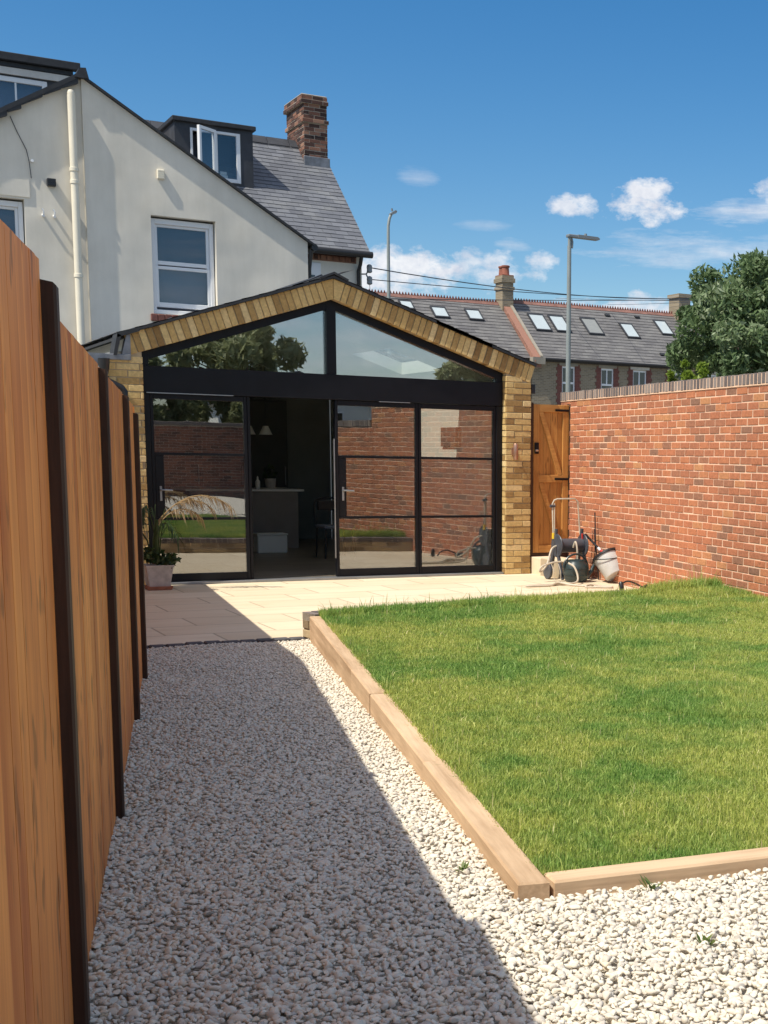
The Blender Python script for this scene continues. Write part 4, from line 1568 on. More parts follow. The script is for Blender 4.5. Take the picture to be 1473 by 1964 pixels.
mb.tube(smooth_path([(5.92, 18.50, 0.47), (5.92, 18.56, 0.70), (5.98, 18.60, 0.84), (6.26, 18.60, 0.84), (6.32, 18.56, 0.70), (6.32, 18.50, 0.47)]), 0.014, 8)
mb.box(5.97, 6.27, 18.575, 18.60, 0.68, 0.82, 0, None, 0.01)
mb.build('backrest', M['black_plastic'], dc)
for (cx_, cy_) in ((5.93, 18.11), (6.31, 18.11), (5.93, 18.49), (6.31, 18.49)):
    mb = MB()
    mb.tube([(cx_, cy_, 0.439), (cx_ + (cx_ - 6.12) * 0.1, cy_ + (cy_ - 18.3) * 0.1, 0.031)], 0.013, 8)
    mb.build('leg', M['black_plastic'], dc)
tv = MB()
tv.box(7.425, 7.452, 16.98, 17.62, 1.60, 1.86, 0, None, 0.006)
o = tv.build('wall_screen', M['room_dark'])
tag(o, 'dark rectangular screen on the sunlit white wall inside', 'screen')

# ------------------------------------------------------------------ the rendered house
hs = thing('rendered_house', (3.7, 22.5, 0), 'cream rendered semi detached house with slate roof and brick chimney', 'house')
HY = 22.5
HA, HE, HZA, HZE = 3.716, 7.135, 6.985, 4.918
HS = (HZA - HZE) / (HE - HA)
wx0, wx1, wz0, wz1 = 4.655, 5.645, 3.60, 5.10
mb = MB()


def wall_with_hole(mb, outline_fn, xa, xb, zb, hole, y0, y1, mat=0):
    """wall between xa and xb up to outline_fn(x), with one rectangular hole"""
    hx0, hx1, hz0, hz1 = hole
    d = (0, y1 - y0, 0)
    mb.prism([(xa, y0, zb), (hx0, y0, zb), (hx0, y0, outline_fn(hx0)), (xa, y0, outline_fn(xa))], d, mat)
    mb.prism([(hx1, y0, zb), (xb, y0, zb), (xb, y0, outline_fn(xb)), (hx1, y0, outline_fn(hx1))], d, mat)
    mb.prism([(hx0, y0, zb), (hx1, y0, zb), (hx1, y0, hz0), (hx0, y0, hz0)], d, mat)
    mb.prism([(hx0, y0, hz1), (hx1, y0, hz1), (hx1, y0, outline_fn(hx1)), (hx0, y0, outline_fn(hx0))], d, mat)


ho = lambda x: HZA - HS * abs(x - HA)
wall_with_hole(mb, ho, HA, HE, -0.05, (wx0, wx1, wz0, wz1), HY, HY + 0.3)
lw0, lw1, lz0, lz1 = 1.75, 2.86, 3.60, 5.14
wall_with_hole(mb, ho, HA - 3.42, HA - 0.001, -0.05, (lw0, lw1, lz0, lz1), HY + 0.045, HY + 0.3)
mb.box(HE - 0.3, HE, HY + 0.3, 25.6, -0.05, HZE - 0.02)
mb.box(HA - 3.42, HA - 3.12, HY + 0.3, 25.6, -0.05, HZE - 0.02)
# shallow plaster lintel over the left window
mb.box(1.60, 2.94, HY + 0.028, HY + 0.0449, 5.17, 5.42)
# main rear wall and gable end
mb.box(-4.0, 9.17, 25.6, 25.9, -0.05, 5.36)
mb.box(8.87, 9.17, 25.9, 30.9, -0.05, 5.36)
mb.prism([(8.87, 25.62, 5.36), (8.87, 30.98, 5.36), (8.87, 28.3, 7.62)], (0.30, 0, 0))
mb.build('wall', M['render'], hs)

# outrigger roof
rfh = MB()
for sgn in (1, -1):
    xe = HA + sgn * (HE - HA + 0.10)
    ze = HZA - HS * (HE - HA + 0.10)
    th = 0.035 if sgn > 0 else 0.075
    y0 = HY - (0.075 if sgn > 0 else 0.06)
    rfh.prism([(HA, y0, HZA + 0.004), (xe, y0, ze + 0.004), (xe, y0, ze + 0.004 + th), (HA, y0, HZA + 0.004 + th)], (0, 27.35 - y0, 0), 0)
    if sgn < 0:
        # ragged slate ends and mortar at the neighbour's verge
        u = 0.05
        while u < 3.3:
            l_ = random.uniform(0.18, 0.3)
            za_ = HZA - HS * u
            zb_ = HZA - HS * (u + l_)
            dd = random.uniform(0.02, 0.075)
            rfh.prism([(HA - u, y0 + 0.004, za_ + 0.002), (HA - u - l_, y0 + 0.004, zb_ + 0.002), (HA - u - l_, y0 + 0.004, zb_ - dd * 0.4), (HA - u, y0 + 0.004, za_ - dd)], (0, 0.06, 0), 0)
            u += l_ + random.uniform(0, 0.05)
rfh.prism([(HA - 0.10, HY - 0.09, HZA - 0.02), (HA + 0.10, HY - 0.09, HZA - 0.02), (HA + 0.06, HY - 0.09, HZA + 0.13), (HA - 0.03, HY - 0.09, HZA + 0.12)], (0, 4.6, 0), 0)
rfo = rfh.build('outrigger_roof', M['slate_edge'], hs)
# main roof, slates on the rear slope
PT = RAD(40.5)
MU = Vector((0, math.cos(PT), math.sin(PT)))
RE = Vector((-4.0, 25.42, 5.27))
RLn = (28.3 - 25.42) / math.cos(PT)
mb = MB()
d = Vector((0, -math.sin(PT), math.cos(PT)))
mb.prism([RE - d * 0.06, Vector((9.27, 25.42, 5.27)) - d * 0.06, Vector((9.27, 25.42, 5.27)) + MU * RLn - d * 0.06, RE + MU * RLn - d * 0.06], d * 0.06, 0)
mb.prism([(-4.0, 28.301, 7.73), (9.27, 28.301, 7.73), (9.27, 31.2, 5.25), (-4.0, 31.2, 5.25)], (0, -0.0, -0.06), 0)
rm = mb.build('roof', M['slate_edge'], hs)
mb = MB()
slates(mb, Vector((5.0, 25.40, 5.262)) + d * 0.004, (1, 0, 0), MU, 4.285, RLn + 0.01, 0.25, 0.138, t=0.007)
slates(mb, Vector((-4.0, 25.40, 5.262)) + d * 0.004, (1, 0, 0), MU, 9.0, RLn + 0.01, 0.25, 0.138, t=0.007)
mb.build('slates', M['slate'], rm)
mb = MB()
x = -4.0
while x < 8.8:
    mb.prism([(x, 28.12, 7.63), (x, 28.30, 7.80), (x, 28.48, 7.63), (x, 28.30, 7.765)], (0.44, 0, 0), 0)
    x += 0.45
mb.build('ridge_tile', M['slate_cheek'], rm)
# gutter and downpipes
mb = MB()
mb.tube([(7.25, 25.36, 5.235), (9.30, 25.36, 5.235)], 0.062, 10)
mb.build('gutter', M['black_plastic'], hs, smooth=True)
mb = MB()
mb.tube([(9.09, 25.37, 5.2), (9.09, 25.45, 5.05), (9.09, 25.55, 4.95), (9.09, 25.55, 0.05)], 0.036, 10)
mb.build('downpipe', M['black_plastic'], hs, smooth=True)
mb = MB()
mb.tube([(7.24, 22.44, 4.84), (7.24, 25.45, 4.84)], 0.055, 10)
mb.tube([(7.20, 22.50, 4.80), (7.185, 22.53, 4.66), (7.175, 22.56, 4.5), (7.175, 22.56, 0.05)], 0.034, 10)
mb.build('downpipe', M['black_plastic'], hs, smooth=True)
mb = MB()
u = 8.0
mb.box(8.0, 9.06, 25.575, 25.599, 5.181, 5.22)
mb.box(8.0, 9.06, 25.585, 25.599, 5.08, 5.181)
while u < 9.05:
    mb.box(u, u + 0.06, 25.56, 25.60, 5.10, 5.18)
    u += 0.12
mb.build('eaves_brick', M['chimney_brick'], hs)


def sash_window(x0, x1, z0, z1, y, back=True):
    """white vertical sliding sash: frame, two sashes, glass"""
    fw_ = 0.062
    mb = MB()

    def b(a, c, e, g, d0, d1, ch=0.006):
        mb.frame_box((0, y, 0), (1, 0, 0), (0, 0, 1), (0, -1, 0), a, c, e, g, d0, d1, 0, None, ch)
    b(x0, x0 + fw_, z0, z1, -0.07, 0.0)
    b(x1 - fw_, x1, z0, z1, -0.07, 0.0)
    b(x0 + fw_, x1 - fw_, z1 - fw_ * 1.25, z1, -0.07, -0.001)
    b(x0 - 0.02, x1 + 0.02, z0 - 0.035, z0 + 0.03, -0.07, 0.035)
    zm = z0 + (z1 - z0) * 0.485
    s = 0.045
    # lower sash slightly raised, upper sash behind
    b(x0 + fw_ + 0.001, x0 + fw_ + s, z0 + 0.075, zm + 0.02, -0.06, -0.02)
    b(x1 - fw_ - s, x1 - fw_ - 0.001, z0 + 0.075, zm + 0.02, -0.06, -0.02)
    b(x0 + fw_ + s, x1 - fw_ - s, z0 + 0.075, z0 + 0.15, -0.06, -0.021)
    b(x0 + fw_ + s, x1 - fw_ - s, zm - 0.03, zm + 0.02, -0.06, -0.021)
    b(x0 + fw_ + 0.001, x0 + fw_ + s, zm + 0.021, z1 - fw_ * 1.25, -0.10, -0.045)
    b(x1 - fw_ - s, x1 - fw_ - 0.001, zm + 0.021, z1 - fw_ * 1.25, -0.10, -0.045)
    b(x0 + fw_ + s, x1 - fw_ - s, zm + 0.04, zm + 0.10, -0.10, -0.046)
    b(x0 + fw_ + s, x1 - fw_ - s, z1 - fw_ * 1.25 - 0.04, z1 - fw_ * 1.25 - 0.001, -0.10, -0.046)
    w = mb.build('sash_window', M['white_pvc'], hs)
    for (za, zb, yy) in ((z0 + 0.15, zm - 0.03, 0.035), (zm + 0.10, z1 - fw_ * 1.25 - 0.04, 0.07)):
        mb = MB()
        mb.box(x0 + fw_ + s, x1 - fw_ - s, y + yy, y + yy + 0.008, za, zb)
        mb.build('pane', M['sash_glass'], w)
    mb = MB()
    mb.box(x0 + fw_, x1 - fw_, y + 0.125, y + 0.14, z0 + 0.03, zm + 0.02, 0)
    mb.box(x0 + fw_, x1 - fw_, y + 0.125, y + 0.14, zm + 0.021, z1 - fw_, 1)
    mb.build('blind', [M['blind'], M['blind_sky_tint']], w)
    return w


sash_window(wx0 + 0.012, wx1 - 0.012, wz0 + 0.045, wz1 - 0.03, HY + 0.11)
sash_window(lw0 + 0.012, lw1 - 0.012, lz0 + 0.045, lz1 - 0.03, HY + 0.14)
mb = MB()
x = wx0 - 0.05
while x < wx1 + 0.05:
    mb.box(x, x + 0.10, HY - 0.045, HY + 0.10, wz0 - 0.115, wz0 - 0.005, 0, None, 0.008)
    x += 0.106
mb.build('tile_sill', M['tile_red'], hs)
# cream soil pipe with collars
mb = MB()
px0 = 3.56
mb.tube([(px0, HY - 0.055, 6.70), (px0, HY - 0.055, 0.0)], 0.058, 16)
mb.tube([(px0, HY - 0.055, 6.60), (px0, HY - 0.055, 6.72)], 0.048, 16)
mb.lathe((px0, HY - 0.055, 6.70), (0, 0, 1), [(0.05, 0), (0.055, 0.03), (0.04, 0.07), (0.01, 0.08)], 14)
for zc_ in (5.60, 5.42, 4.05, 2.9):
    mb.lathe((px0, HY - 0.055, zc_), (0, 0, 1), [(0.058, 0), (0.068, 0.006), (0.068, 0.055), (0.058, 0.06)], 16)
mb.build('soil_pipe', M['cream_pvc'], hs, smooth=True)
mb = MB()
mb.box(4.765, 4.875, HY - 0.05, HY, 5.645, 5.79, 0, None, 0.008)
for k in range(4):
    mb.box(4.775, 4.865, HY - 0.056, HY - 0.050, 5.662 + k * 0.032, 5.68 + k * 0.032)
mb.build('air_vent', M['cream_pvc'], hs)
mb = MB()
mb.box(3.18, 3.30, HY - 0.045, HY + 0.044, 5.36, 5.47, 0, None, 0.006)
for k in range(2):
    mb.box(3.19, 3.29, HY - 0.052, HY - 0.046, 5.375 + k * 0.045, 5.405 + k * 0.045)
mb.build('louvre_vent', M['black_plastic'], hs)
for hx in (3.11, 3.265):
    mb = MB()
    mb.tube([(hx, HY + 0.05, 4.95), (hx, HY - 0.03, 4.95), (hx, HY - 0.04, 4.99), (hx - 0.02, HY - 0.04, 5.02)], 0.012, 8)
    mb.tube([(hx, HY + 0.05, 4.94), (hx, HY - 0.02, 4.92)], 0.02, 8)
    mb.build('hook', M['white_pvc'], hs)
mb = MB()
mb.tube([(2.72, HY + 0.03, 6.30), (2.80, HY + 0.03, 6.10), (2.92, HY + 0.03, 5.85), (2.95, HY + 0.02, 5.68), (2.97, HY + 0.03, 5.45)], 0.006, 5)
mb.tube([(2.99, HY + 0.05, 5.70), (2.99, HY - 0.01, 5.70)], 0.022, 8, 1)
mb.build('cable', [M['wire'], M['white_pvc']], hs)
# small window in the recess
mb = MB()
mb.box(8.10, 8.36, 25.575, 25.61, 4.20, 5.03, 0, None, 0.006)
w = mb.build('recess_window', M['white_pvc'], hs)
mb = MB()
mb.box(8.14, 8.24, 25.568, 25.574, 4.25, 4.80, 0)
mb.build('pane', M['dark_glass'], w)
# insulator bracket at the house corner
mb = MB()
for zz in (5.0, 4.78):
    mb.lathe((9.29, 25.5, zz - 0.08), (0, 0, 1), [(0.03, 0), (0.055, 0.02), (0.05, 0.06), (0.055, 0.10), (0.05, 0.14), (0.02, 0.16)], 12)
mb.tube([(9.17, 25.62, 4.9), (9.24, 25.55, 4.9), (9.29, 25.5, 4.98)], 0.014, 8)
mb.tube([(9.24, 25.55, 4.9), (9.29, 25.5, 4.75)], 0.014, 8)
mb.tube([(9.29, 25.5, 4.72), (9.31, 25.52, 4.5), (9.26, 25.58, 4.3), (9.20, 25.6, 4.0)], 0.006, 6)
mb.build('insulator_bracket', M['grey_metal'], hs)

# dormer on the rear slope
DY = 26.8
dx0, dx1, dz0, dz1 = 6.02, 7.465, 6.40, 7.52


def dormer(x0, x1, z0, z1, y, name='dormer'):
    mb = MB()
    depth_back = 25.42 + (z1 - 5.27) / math.tan(PT)
    # front plate is added round the window by the caller; here the two cheeks and the flat roof
    for xs in (x0, x1 - 0.05):
        mb.prism([(xs, y, z0), (xs, y, z1), (xs, depth_back, z1)], (0.05, 0, 0), 0)
    mb.box(x0 - 0.05, x1 + 0.05, y - 0.07, depth_back + 0.05, z1 + 0.001, z1 + 0.085, 1, None, 0.01)
    return mb


mb = dormer(dx0, dx1, dz0, dz1, DY)
wX0, wX1, wZ0, wZ1 = 6.30, 7.225, 6.53, 7.44
wall_with_hole(mb, lambda x: dz1, dx0 + 0.0505, dx1 - 0.0505, dz0, (wX0, wX1, wZ0, wZ1), DY, DY + 0.08, 0)
dm = mb.build('dormer', [M['slate_cheek'], M['slate_edge']], hs)
mb = MB()
mul = 6.755


def wbar(mb, a, c, e, g, y, d0=-0.06, d1=0.0, ch=0.006):
    mb.frame_box((0, y, 0), (1, 0, 0), (0, 0, 1), (0, -1, 0), a, c, e, g, d0, d1, 0, None, ch)


yw = DY - 0.012
wbar(mb, wX0, wX0 + 0.045, wZ0, wZ1, yw)
wbar(mb, wX1 - 0.075, wX1, wZ0, wZ1, yw)
wbar(mb, wX0 + 0.045, wX1 - 0.075, wZ1 - 0.05, wZ1, yw, -0.06, -0.001)
wbar(mb, wX0 + 0.045, wX1 - 0.075, wZ0, wZ0 + 0.07, yw, -0.06, -0.001)
wbar(mb, mul - 0.02, mul + 0.045, wZ0 + 0.07, wZ1 - 0.05, yw, -0.06, -0.002)
wd = mb.build('dormer_window', M['white_pvc'], hs)
mb = MB()
mb.box(mul + 0.045, wX1 - 0.075, yw + 0.03, yw + 0.04, wZ0 + 0.07, wZ1 - 0.05)
mb.build('pane', M['sash_glass'], wd)
# open casement swung out about the mullion
ang = RAD(36)
CU = Vector((-math.cos(ang), -math.sin(ang), 0))
CN = Vector((CU.y, -CU.x, 0))
CN = Vector((math.sin(ang), -math.cos(ang), 0)) if True else CN
CO = Vector((mul - 0.005, yw - 0.03, 0))
cw = 0.46
mb = MB()
for (a, c, e, g) in ((0, 0.055, wZ0 + 0.03, wZ1 + 0.0), (cw - 0.055, cw, wZ0 + 0.03, wZ1 + 0.0), (0.055, cw - 0.055, wZ1 - 0.055, wZ1), (0.055, cw - 0.055, wZ0 + 0.03, wZ0 + 0.09)):
    mb.frame_box(CO, CU, (0, 0, 1), CN, a, c, e, g, -0.03, 0.025, 0)
cs = mb.build('open_casement', M['white_pvc'], wd)
mb = MB()
mb.frame_box(CO, CU, (0, 0, 1), CN, 0.055, cw - 0.055, wZ0 + 0.09, wZ1 - 0.055, -0.004, 0.004, 0)
mb.build('casement_pane', M['sash_glass'], wd)
mb = MB()
mb.box(wX0 + 0.01, wX1 - 0.01, DY + 0.5, DY + 0.52, wZ0 - 0.05, wZ1, 0)
mb.build('room_back', M['blind_sky_tint'], dm)
mb = MB()
mb.box(6.83, 7.0, DY + 0.06, DY + 0.2, wZ0 + 0.07, wZ0 + 0.14, 0, None, 0.01)
mb.box(6.85, 6.98, DY + 0.06, DY + 0.2, wZ0 + 0.141, wZ0 + 0.20, 0, None, 0.01)
o = mb.build('towel_stack', M['white_plaster'])
tag(o, 'small stack of white folded towels on the dormer window sill', 'towels')

# neighbour's dormer at the left
mb = dormer(1.5, 4.24, 6.9, 8.02, DY)
nX0, nX1, nZ0, nZ1 = 1.8, 3.86, 6.95, 7.87
wall_with_hole(mb, lambda x: 8.02, 1.5505, 4.1895, 6.9, (nX0, nX1, nZ0, nZ1), DY, DY + 0.08, 0)
mb.box(1.4, 4.40, DY - 0.16, DY - 0.0005, 8.107, 8.24, 1, None, 0.01)
dm2 = mb.build('dormer', [M['slate_cheek'], M['slate_edge']], hs)
mb = MB()
mb.box(1.45, 4.27, DY - 0.05, DY - 0.004, 7.90, 8.015, 0)
mb.build('fascia', M['stone_lintel'], dm2)
mb = MB()
wbar(mb, nX1 - 0.085, nX1, nZ0, nZ1, yw)
wbar(mb, nX0, nX0 + 0.07, nZ0, nZ1, yw)
wbar(mb, nX0 + 0.07, nX1 - 0.085, nZ1 - 0.085, nZ1, yw, -0.06, -0.001)
wbar(mb, nX0 + 0.07, nX1 - 0.085, nZ0, nZ0 + 0.07, yw, -0.06, -0.001)
wbar(mb, 3.335, 3.365, nZ0 + 0.07, nZ1 - 0.085, yw, -0.05, -0.01)
wbar(mb, 2.6, 2.63, nZ0 + 0.07, nZ1 - 0.085, yw, -0.05, -0.01)
w = mb.build('dormer_window', M['white_pvc'], hs)
mb = MB()
mb.box(nX0 + 0.07, nX1 - 0.085, yw + 0.03, yw + 0.04, nZ0 + 0.07, nZ1 - 0.085)
mb.build('pane', M['sash_glass'], w)
mb = MB()
mb.box(nX0 + 0.01, nX1 - 0.01, DY + 0.15, DY + 0.17, nZ0, nZ1, 0)
mb.build('blind', M['blind'], w)

# chimney
mb = MB()
chs = [(8.76, 9.245, 27.73, 28.87, 7.0, 8.06), (8.725, 9.265, 27.69, 28.91, 8.06, 8.135), (8.755, 9.235, 27.72, 28.88, 8.135, 8.42), (8.70, 9.255, 27.68, 28.92, 8.42, 8.50), (8.715, 9.24, 27.70, 28.90, 8.50, 8.575)]
for (x0, x1, y0, y1, z0, z1) in chs:
    mb.box(x0 + 0.006, x1 - 0.006, y0 + 0.006, y1 - 0.006, z0, z1 - 0.001, 1)
    bricks(mb, (x0, y0, z0), (1, 0, 0), (0, -1, 0), x1 - x0, z1 - z0, dep=0.005, j=0.01, skew=0.004)
    bricks(mb, (x0, y1, z0), (0, -1, 0), (-1, 0, 0), y1 - y0, z1 - z0, dep=0.005, j=0.01, skew=0.004)
    bricks(mb, (x1, y0, z0), (0, 1, 0), (1, 0, 0), y1 - y0, z1 - z0, dep=0.005)
ch_ = mb.build('chimney', [M['chimney_brick'], M['old_mortar']], rm)
mb = MB()
mb.box(8.735, 9.27, 27.665, 27.724, 7.16, 7.40, 0, None, 0.01)
mb.build('flashing', M['lead'], rm)
mb = MB()
mb.box(8.71, 9.235, 27.705, 28.895, 8.576, 8.60, 0, None, 0.008)
mb.build('flaunching', M['old_mortar'], rm)

# ------------------------------------------------------------------ terraces beyond
TP = RAD(38.66)
TU = Vector((0, math.cos(TP), math.sin(TP)))
TNn = Vector((0, -math.sin(TP), math.cos(TP)))


def slope_pt(x, y, off=0.0):
    return Vector((x, y, 6.163 + (y - 58.0) * math.tan(TP))) + TNn * off


def terrace(x0, x1, ridge_y, label, name='terrace_house'):
    t = thing(name, ((x0 + x1) / 2, 58, 0), label, 'terraced house', 'terraced houses beyond the garden')
    Lr = (ridge_y - 57.8) / math.cos(TP)
    e0 = slope_pt(x0, 57.8)
    mb = MB()
    rz = slope_pt(x0, ridge_y).z
    mb.prism([e0 - TNn * 0.12, Vector((x1, e0.y, e0.z)) - TNn * 0.12, slope_pt(x1, ridge_y, -0.12), slope_pt(x0, ridge_y, -0.12)], TNn * 0.11, 0)
    mb.prism([(x0, ridge_y + 0.002, rz), (x1, ridge_y + 0.002, rz), (x1, ridge_y + 3.6, 6.0), (x0, ridge_y + 3.6, 6.0)], (0, 0, -0.1), 0)
    r = mb.build('roof', M['slate_edge'], t)
    mb = MB()
    slates(mb, e0, (1, 0, 0), TU, x1 - x0, Lr, 0.5, 0.26, t=0.014)
    mb.build('slates', M['slate_far'], r)
    mb = MB()
    x = x0
    while x < x1 - 0.05:
        w = min(0.45, x1 - x)
        rr = random.random()
        mb.prism([(x, ridge_y - 0.2, rz - 0.12), (x, ridge_y, rz + 0.06), (x, ridge_y + 0.2, rz - 0.12), (x, ridge_y, rz + 0.01)], (w - 0.012, 0, 0), 0, rr)
        xx = x + 0.02
        while xx < x + w - 0.1:
            mb.prism([(xx, ridge_y - 0.035, rz + 0.045), (xx + 0.10, ridge_y - 0.035, rz + 0.045), (xx + 0.05, ridge_y - 0.035, rz + 0.17)], (0, 0.07, 0), 1, rr)
            xx += 0.148
        x += 0.45
    mb.build('ridge_tiles', [M['ridge_red'], M['tile_red']], r)
    return t, r


def skylight(parent, x0, x1, y0, y1, mat):
    mb = MB()
    W = x1 - x0
    O = slope_pt(x0, y0)
    L = (y1 - y0) / math.cos(TP)
    for (a, b, c, d) in ((0, 0.06, 0, L), (W - 0.06, W, 0, L), (0.06, W - 0.06, L - 0.09, L), (0.06, W - 0.06, 0, 0.07)):
        mb.frame_box(O, (1, 0, 0), TU, TNn, a, b, c, d, 0.0, 0.10, 0)
    s = mb.build('skylight', M['slate_cheek'], parent)
    mb = MB()
    mb.frame_box(O, (1, 0, 0), TU, TNn, 0.061, W - 0.061, 0.071, L - 0.091, 0.0, 0.075, 0)
    mb.build('pane', mat, s)


t1, r1 = terrace(14.0, 28.95, 61.35, 'slate roofed terraced house left of the tall chimney, two skylights showing')
skylight(r1, 25.03, 25.80, 60.02, 60.70, M['skylight_glass'])
skylight(r1, 26.78, 27.55, 60.02, 60.70, M['skylight_glass'])
skylight(r1, 23.55, 24.20, 60.40, 60.95, M['skylight_glass'])
mb = MB()
mb.box(14.0, 28.9, 58.0, 58.3, -0.05, 6.05)
mb.build('wall', M['far_brick'], t1)
t2, r2_ = terrace(29.45, 46.0, 61.58, 'long brick terraced house with five skylights behind the garden wall')
for (a, b, c, d_, mt) in ((30.13, 31.0, 59.64, 60.72, 'skylight_glass'), (31.26, 32.1, 59.66, 60.72, 'skylight_glass'), (33.06, 33.95, 59.64, 60.72, 'dull_glass'),
                          (35.25, 36.02, 59.58, 60.56, 'skylight_glass'), (37.55, 38.3, 59.98, 60.98, 'skylight_glass')):
    skylight(r2_, a, b, c, d_, M[mt])
mb = MB()
for (x, y) in ((34.75, 61.0), (36.55, 61.05), (36.55, 58.5), (39.0, 58.45)):
    mb = MB()
    O = slope_pt(x, y)
    mb.frame_box(O, (1, 0, 0), TU, TNn, 0, 0.28, 0, 0.16, 0.0, 0.09)
    mb.build('roof_vent', M['slate_edge'], r2_)
mb = MB()
wins = [(30.67, 31.43), (32.82, 33.58), (34.63, 35.47), (36.82, 37.63), (39.0, 39.8)]
xa = 29.1
mats_t = [M['far_brick']]
zt0, zt1 = 4.2, 5.76
for k, (a, b) in enumerate(wins):
    nxt = wins[k + 1][0] if k + 1 < len(wins) else 46.0
    if k == 0:
        mb.box(xa, a, 58.0, 58.3, -0.05, 6.08)
    mb.box(a, b, 58.0, 58.3, -0.05, zt0)
    mb.box(a, b, 58.0, 58.3, zt1, 6.08)
    mb.box(b, nxt, 58.0, 58.3, -0.05, 6.08)
mb.build('wall', M['far_brick'], t2)
mb = MB()
for (a, b) in wins:
    for (e, f_) in ((a - 0.22, a + 0.02), (b - 0.02, b + 0.22)):
        mb = MB()
        z = 3.9
        k = 0
        while z < 5.76:
            ext = 0.07 if k % 2 else 0.0
            mb.box(e - (ext if e < a else 0), f_ + (ext if f_ > b else 0), 57.975, 58.05, z, z + 0.145)
            z += 0.15
            k += 1
        mb.build('quoin', M['tile_red'], t2)
mb = MB()
for k, (a, b) in enumerate(wins):
    mb = MB()
    mb.box(a - 0.13, b + 0.13, 57.96, 58.1, 5.78, 6.0, 0, None, 0.01)
    mb.build('lintel', M['stone_lintel' if k >= 2 else 'dull_lintel'], t2)
mb = MB()
mb.tube([(29.1, 57.72, 6.02), (46, 57.72, 6.02)], 0.07, 8)
mb.box(29.1, 46, 57.93, 57.999, 5.62, 5.70) if False else None
mb.build('gutter', M['black_plastic'], t2)
for (a, b) in wins:
    mb = MB()
    y = 58.08

    def tb(x0, x1, z0, z1, d=0.0):
        mb.box(x0, x1, y - 0.03 - d, y + 0.02, z0, z1)
    tb(a, a + 0.09, zt0, zt1)
    tb(b - 0.09, b, zt0, zt1)
    tb(a + 0.09, b - 0.09, zt1 - 0.09, zt1)
    tb(a + 0.09, b - 0.09, 4.93, 5.02, 0.01)
    tb((a + b) / 2 - 0.03, (a + b) / 2 + 0.03, 5.02, zt1 - 0.09)
    tb(a + 0.09, b - 0.09, zt0, zt0 + 0.1)
    w = mb.build('window', M['white_pvc'], t2)
    mb = MB()
    mb.box(a + 0.09, b - 0.09, y, y + 0.01, zt0 + 0.1, zt1 - 0.09)
    mb.build('pane', M['dark_glass'], w)
# party parapet with its chimney between the two
mb = MB()
p = [(28.96, 57.75, 5.95), (28.96, 61.5, 8.75 + 0.2), (28.96, 61.5, 9.2), (28.96, 57.6, 6.12), (28.96, 57.6, 5.9)]
mb.prism([(28.96, 57.55, 5.6), (28.96, 61.6, 8.9), (28.96, 61.6, 9.28), (28.96, 57.55, 6.08)], (0.40, 0, 0), 0)
bricks(mb, (28.955, 57.56, 5.6), TU, (-1, 0, 0), 5.2, 0.34, bl=0.215, bh=0.065, dep=0.0, V=TNn)
pw = mb.build('party_parapet', [M['far_red'], M['old_mortar']], t2)
mb = MB()
mb.prism([(29.30, 57.53, 6.085), (29.30, 61.6, 9.285), (29.30, 61.6, 9.35), (29.30, 57.53, 6.15)], (0.14, 0, 0), 0)
mb.box(28.85, 29.5, 57.4, 57.75, 5.75, 6.06)
mb.build('parapet_coping', M['dull_lintel'], pw)
mb = MB()
mb.box(28.88, 29.46, 60.8, 61.6, 7.6, 9.45)
mb.box(28.83, 29.51, 60.75, 61.65, 9.451, 9.6)
mb.box(28.88, 29.46, 60.8, 61.6, 9.601, 9.80)
mb.box(28.81, 29.53, 60.73, 61.67, 9.801, 10.0)
mb.box(28.86, 29.48, 60.78, 61.62, 10.001, 10.12)
ch2 = mb.build('chimney', M['far_brick'], t2)
mb = MB()
mb.box(28.87, 29.47, 60.79, 61.61, 10.121, 10.16)
mb.lathe((29.15, 61.05, 10.16), (0, 0, 1), [(0.20, 0), (0.19, 0.05), (0.17, 0.35), (0.21, 0.38), (0.21, 0.44), (0.17, 0.46)], 16)
mb.lathe((29.17, 61.42, 10.16), (0, 0, 1), [(0.20, 0), (0.19, 0.05), (0.17, 0.35), (0.21, 0.38), (0.21, 0.44), (0.17, 0.46)], 16)
mb.build('chimney_pot', M['terracotta_red'], ch2, smooth=True)
mb = MB()
mb.box(39.15, 39.85, 60.9, 61.9, 8.2, 9.85)
mb.box(39.08, 39.92, 60.83, 61.97, 9.851, 10.05)
mb.build('chimney', M['far_brick'], t2)

# ------------------------------------------------------------------ street lamps and wires
sl = thing('street_lamp', (16.05, 30, 0), 'grey street lamp with flat rectangular head behind the garden wall', 'street lamp', 'street lamps')
mb = MB()
mb.tube([(16.05, 30, -0.06), (16.05, 30, 3.0), (16.05, 30, 6.6)], [0.075, 0.062, 0.05], 14)
mb.tube([(16.05, 30, 6.45), (16.05, 30, 6.85)], 0.038, 12)
mb.build('pole', M['lamp_grey'], sl, smooth=True)
mb = MB()
mb.box(15.99, 16.34, 29.92, 30.08, 6.80, 6.87, 0, None, 0.012)
mb.prism([(16.25, 29.90, 6.805), (16.84, 29.90, 6.80), (16.86, 29.90, 6.83), (16.80, 29.90, 6.868), (16.25, 29.90, 6.876)], (0, 0.2, 0))
mb.tube([(16.50, 30, 6.87), (16.50, 30, 6.93)], 0.035, 10)
mb.tube([(16.10, 30, 6.80), (16.13, 30, 6.70), (16.12, 30, 6.55)], 0.03, 8)
mb.build('lamp_head', M['grey_metal'], sl)
s2 = thing('street_lamp', (13.66, 36, 0), 'thin street lamp with curved top beside the rendered house', 'street lamp', 'street lamps')
mb = MB()
mb.tube([(13.66, 36, -0.06), (13.66, 36, 4), (13.66, 36, 7.3), (13.665, 36, 7.62), (13.70, 36, 7.82), (13.76, 36, 7.96)], [0.07, 0.055, 0.042, 0.04, 0.04, 0.04], 12)
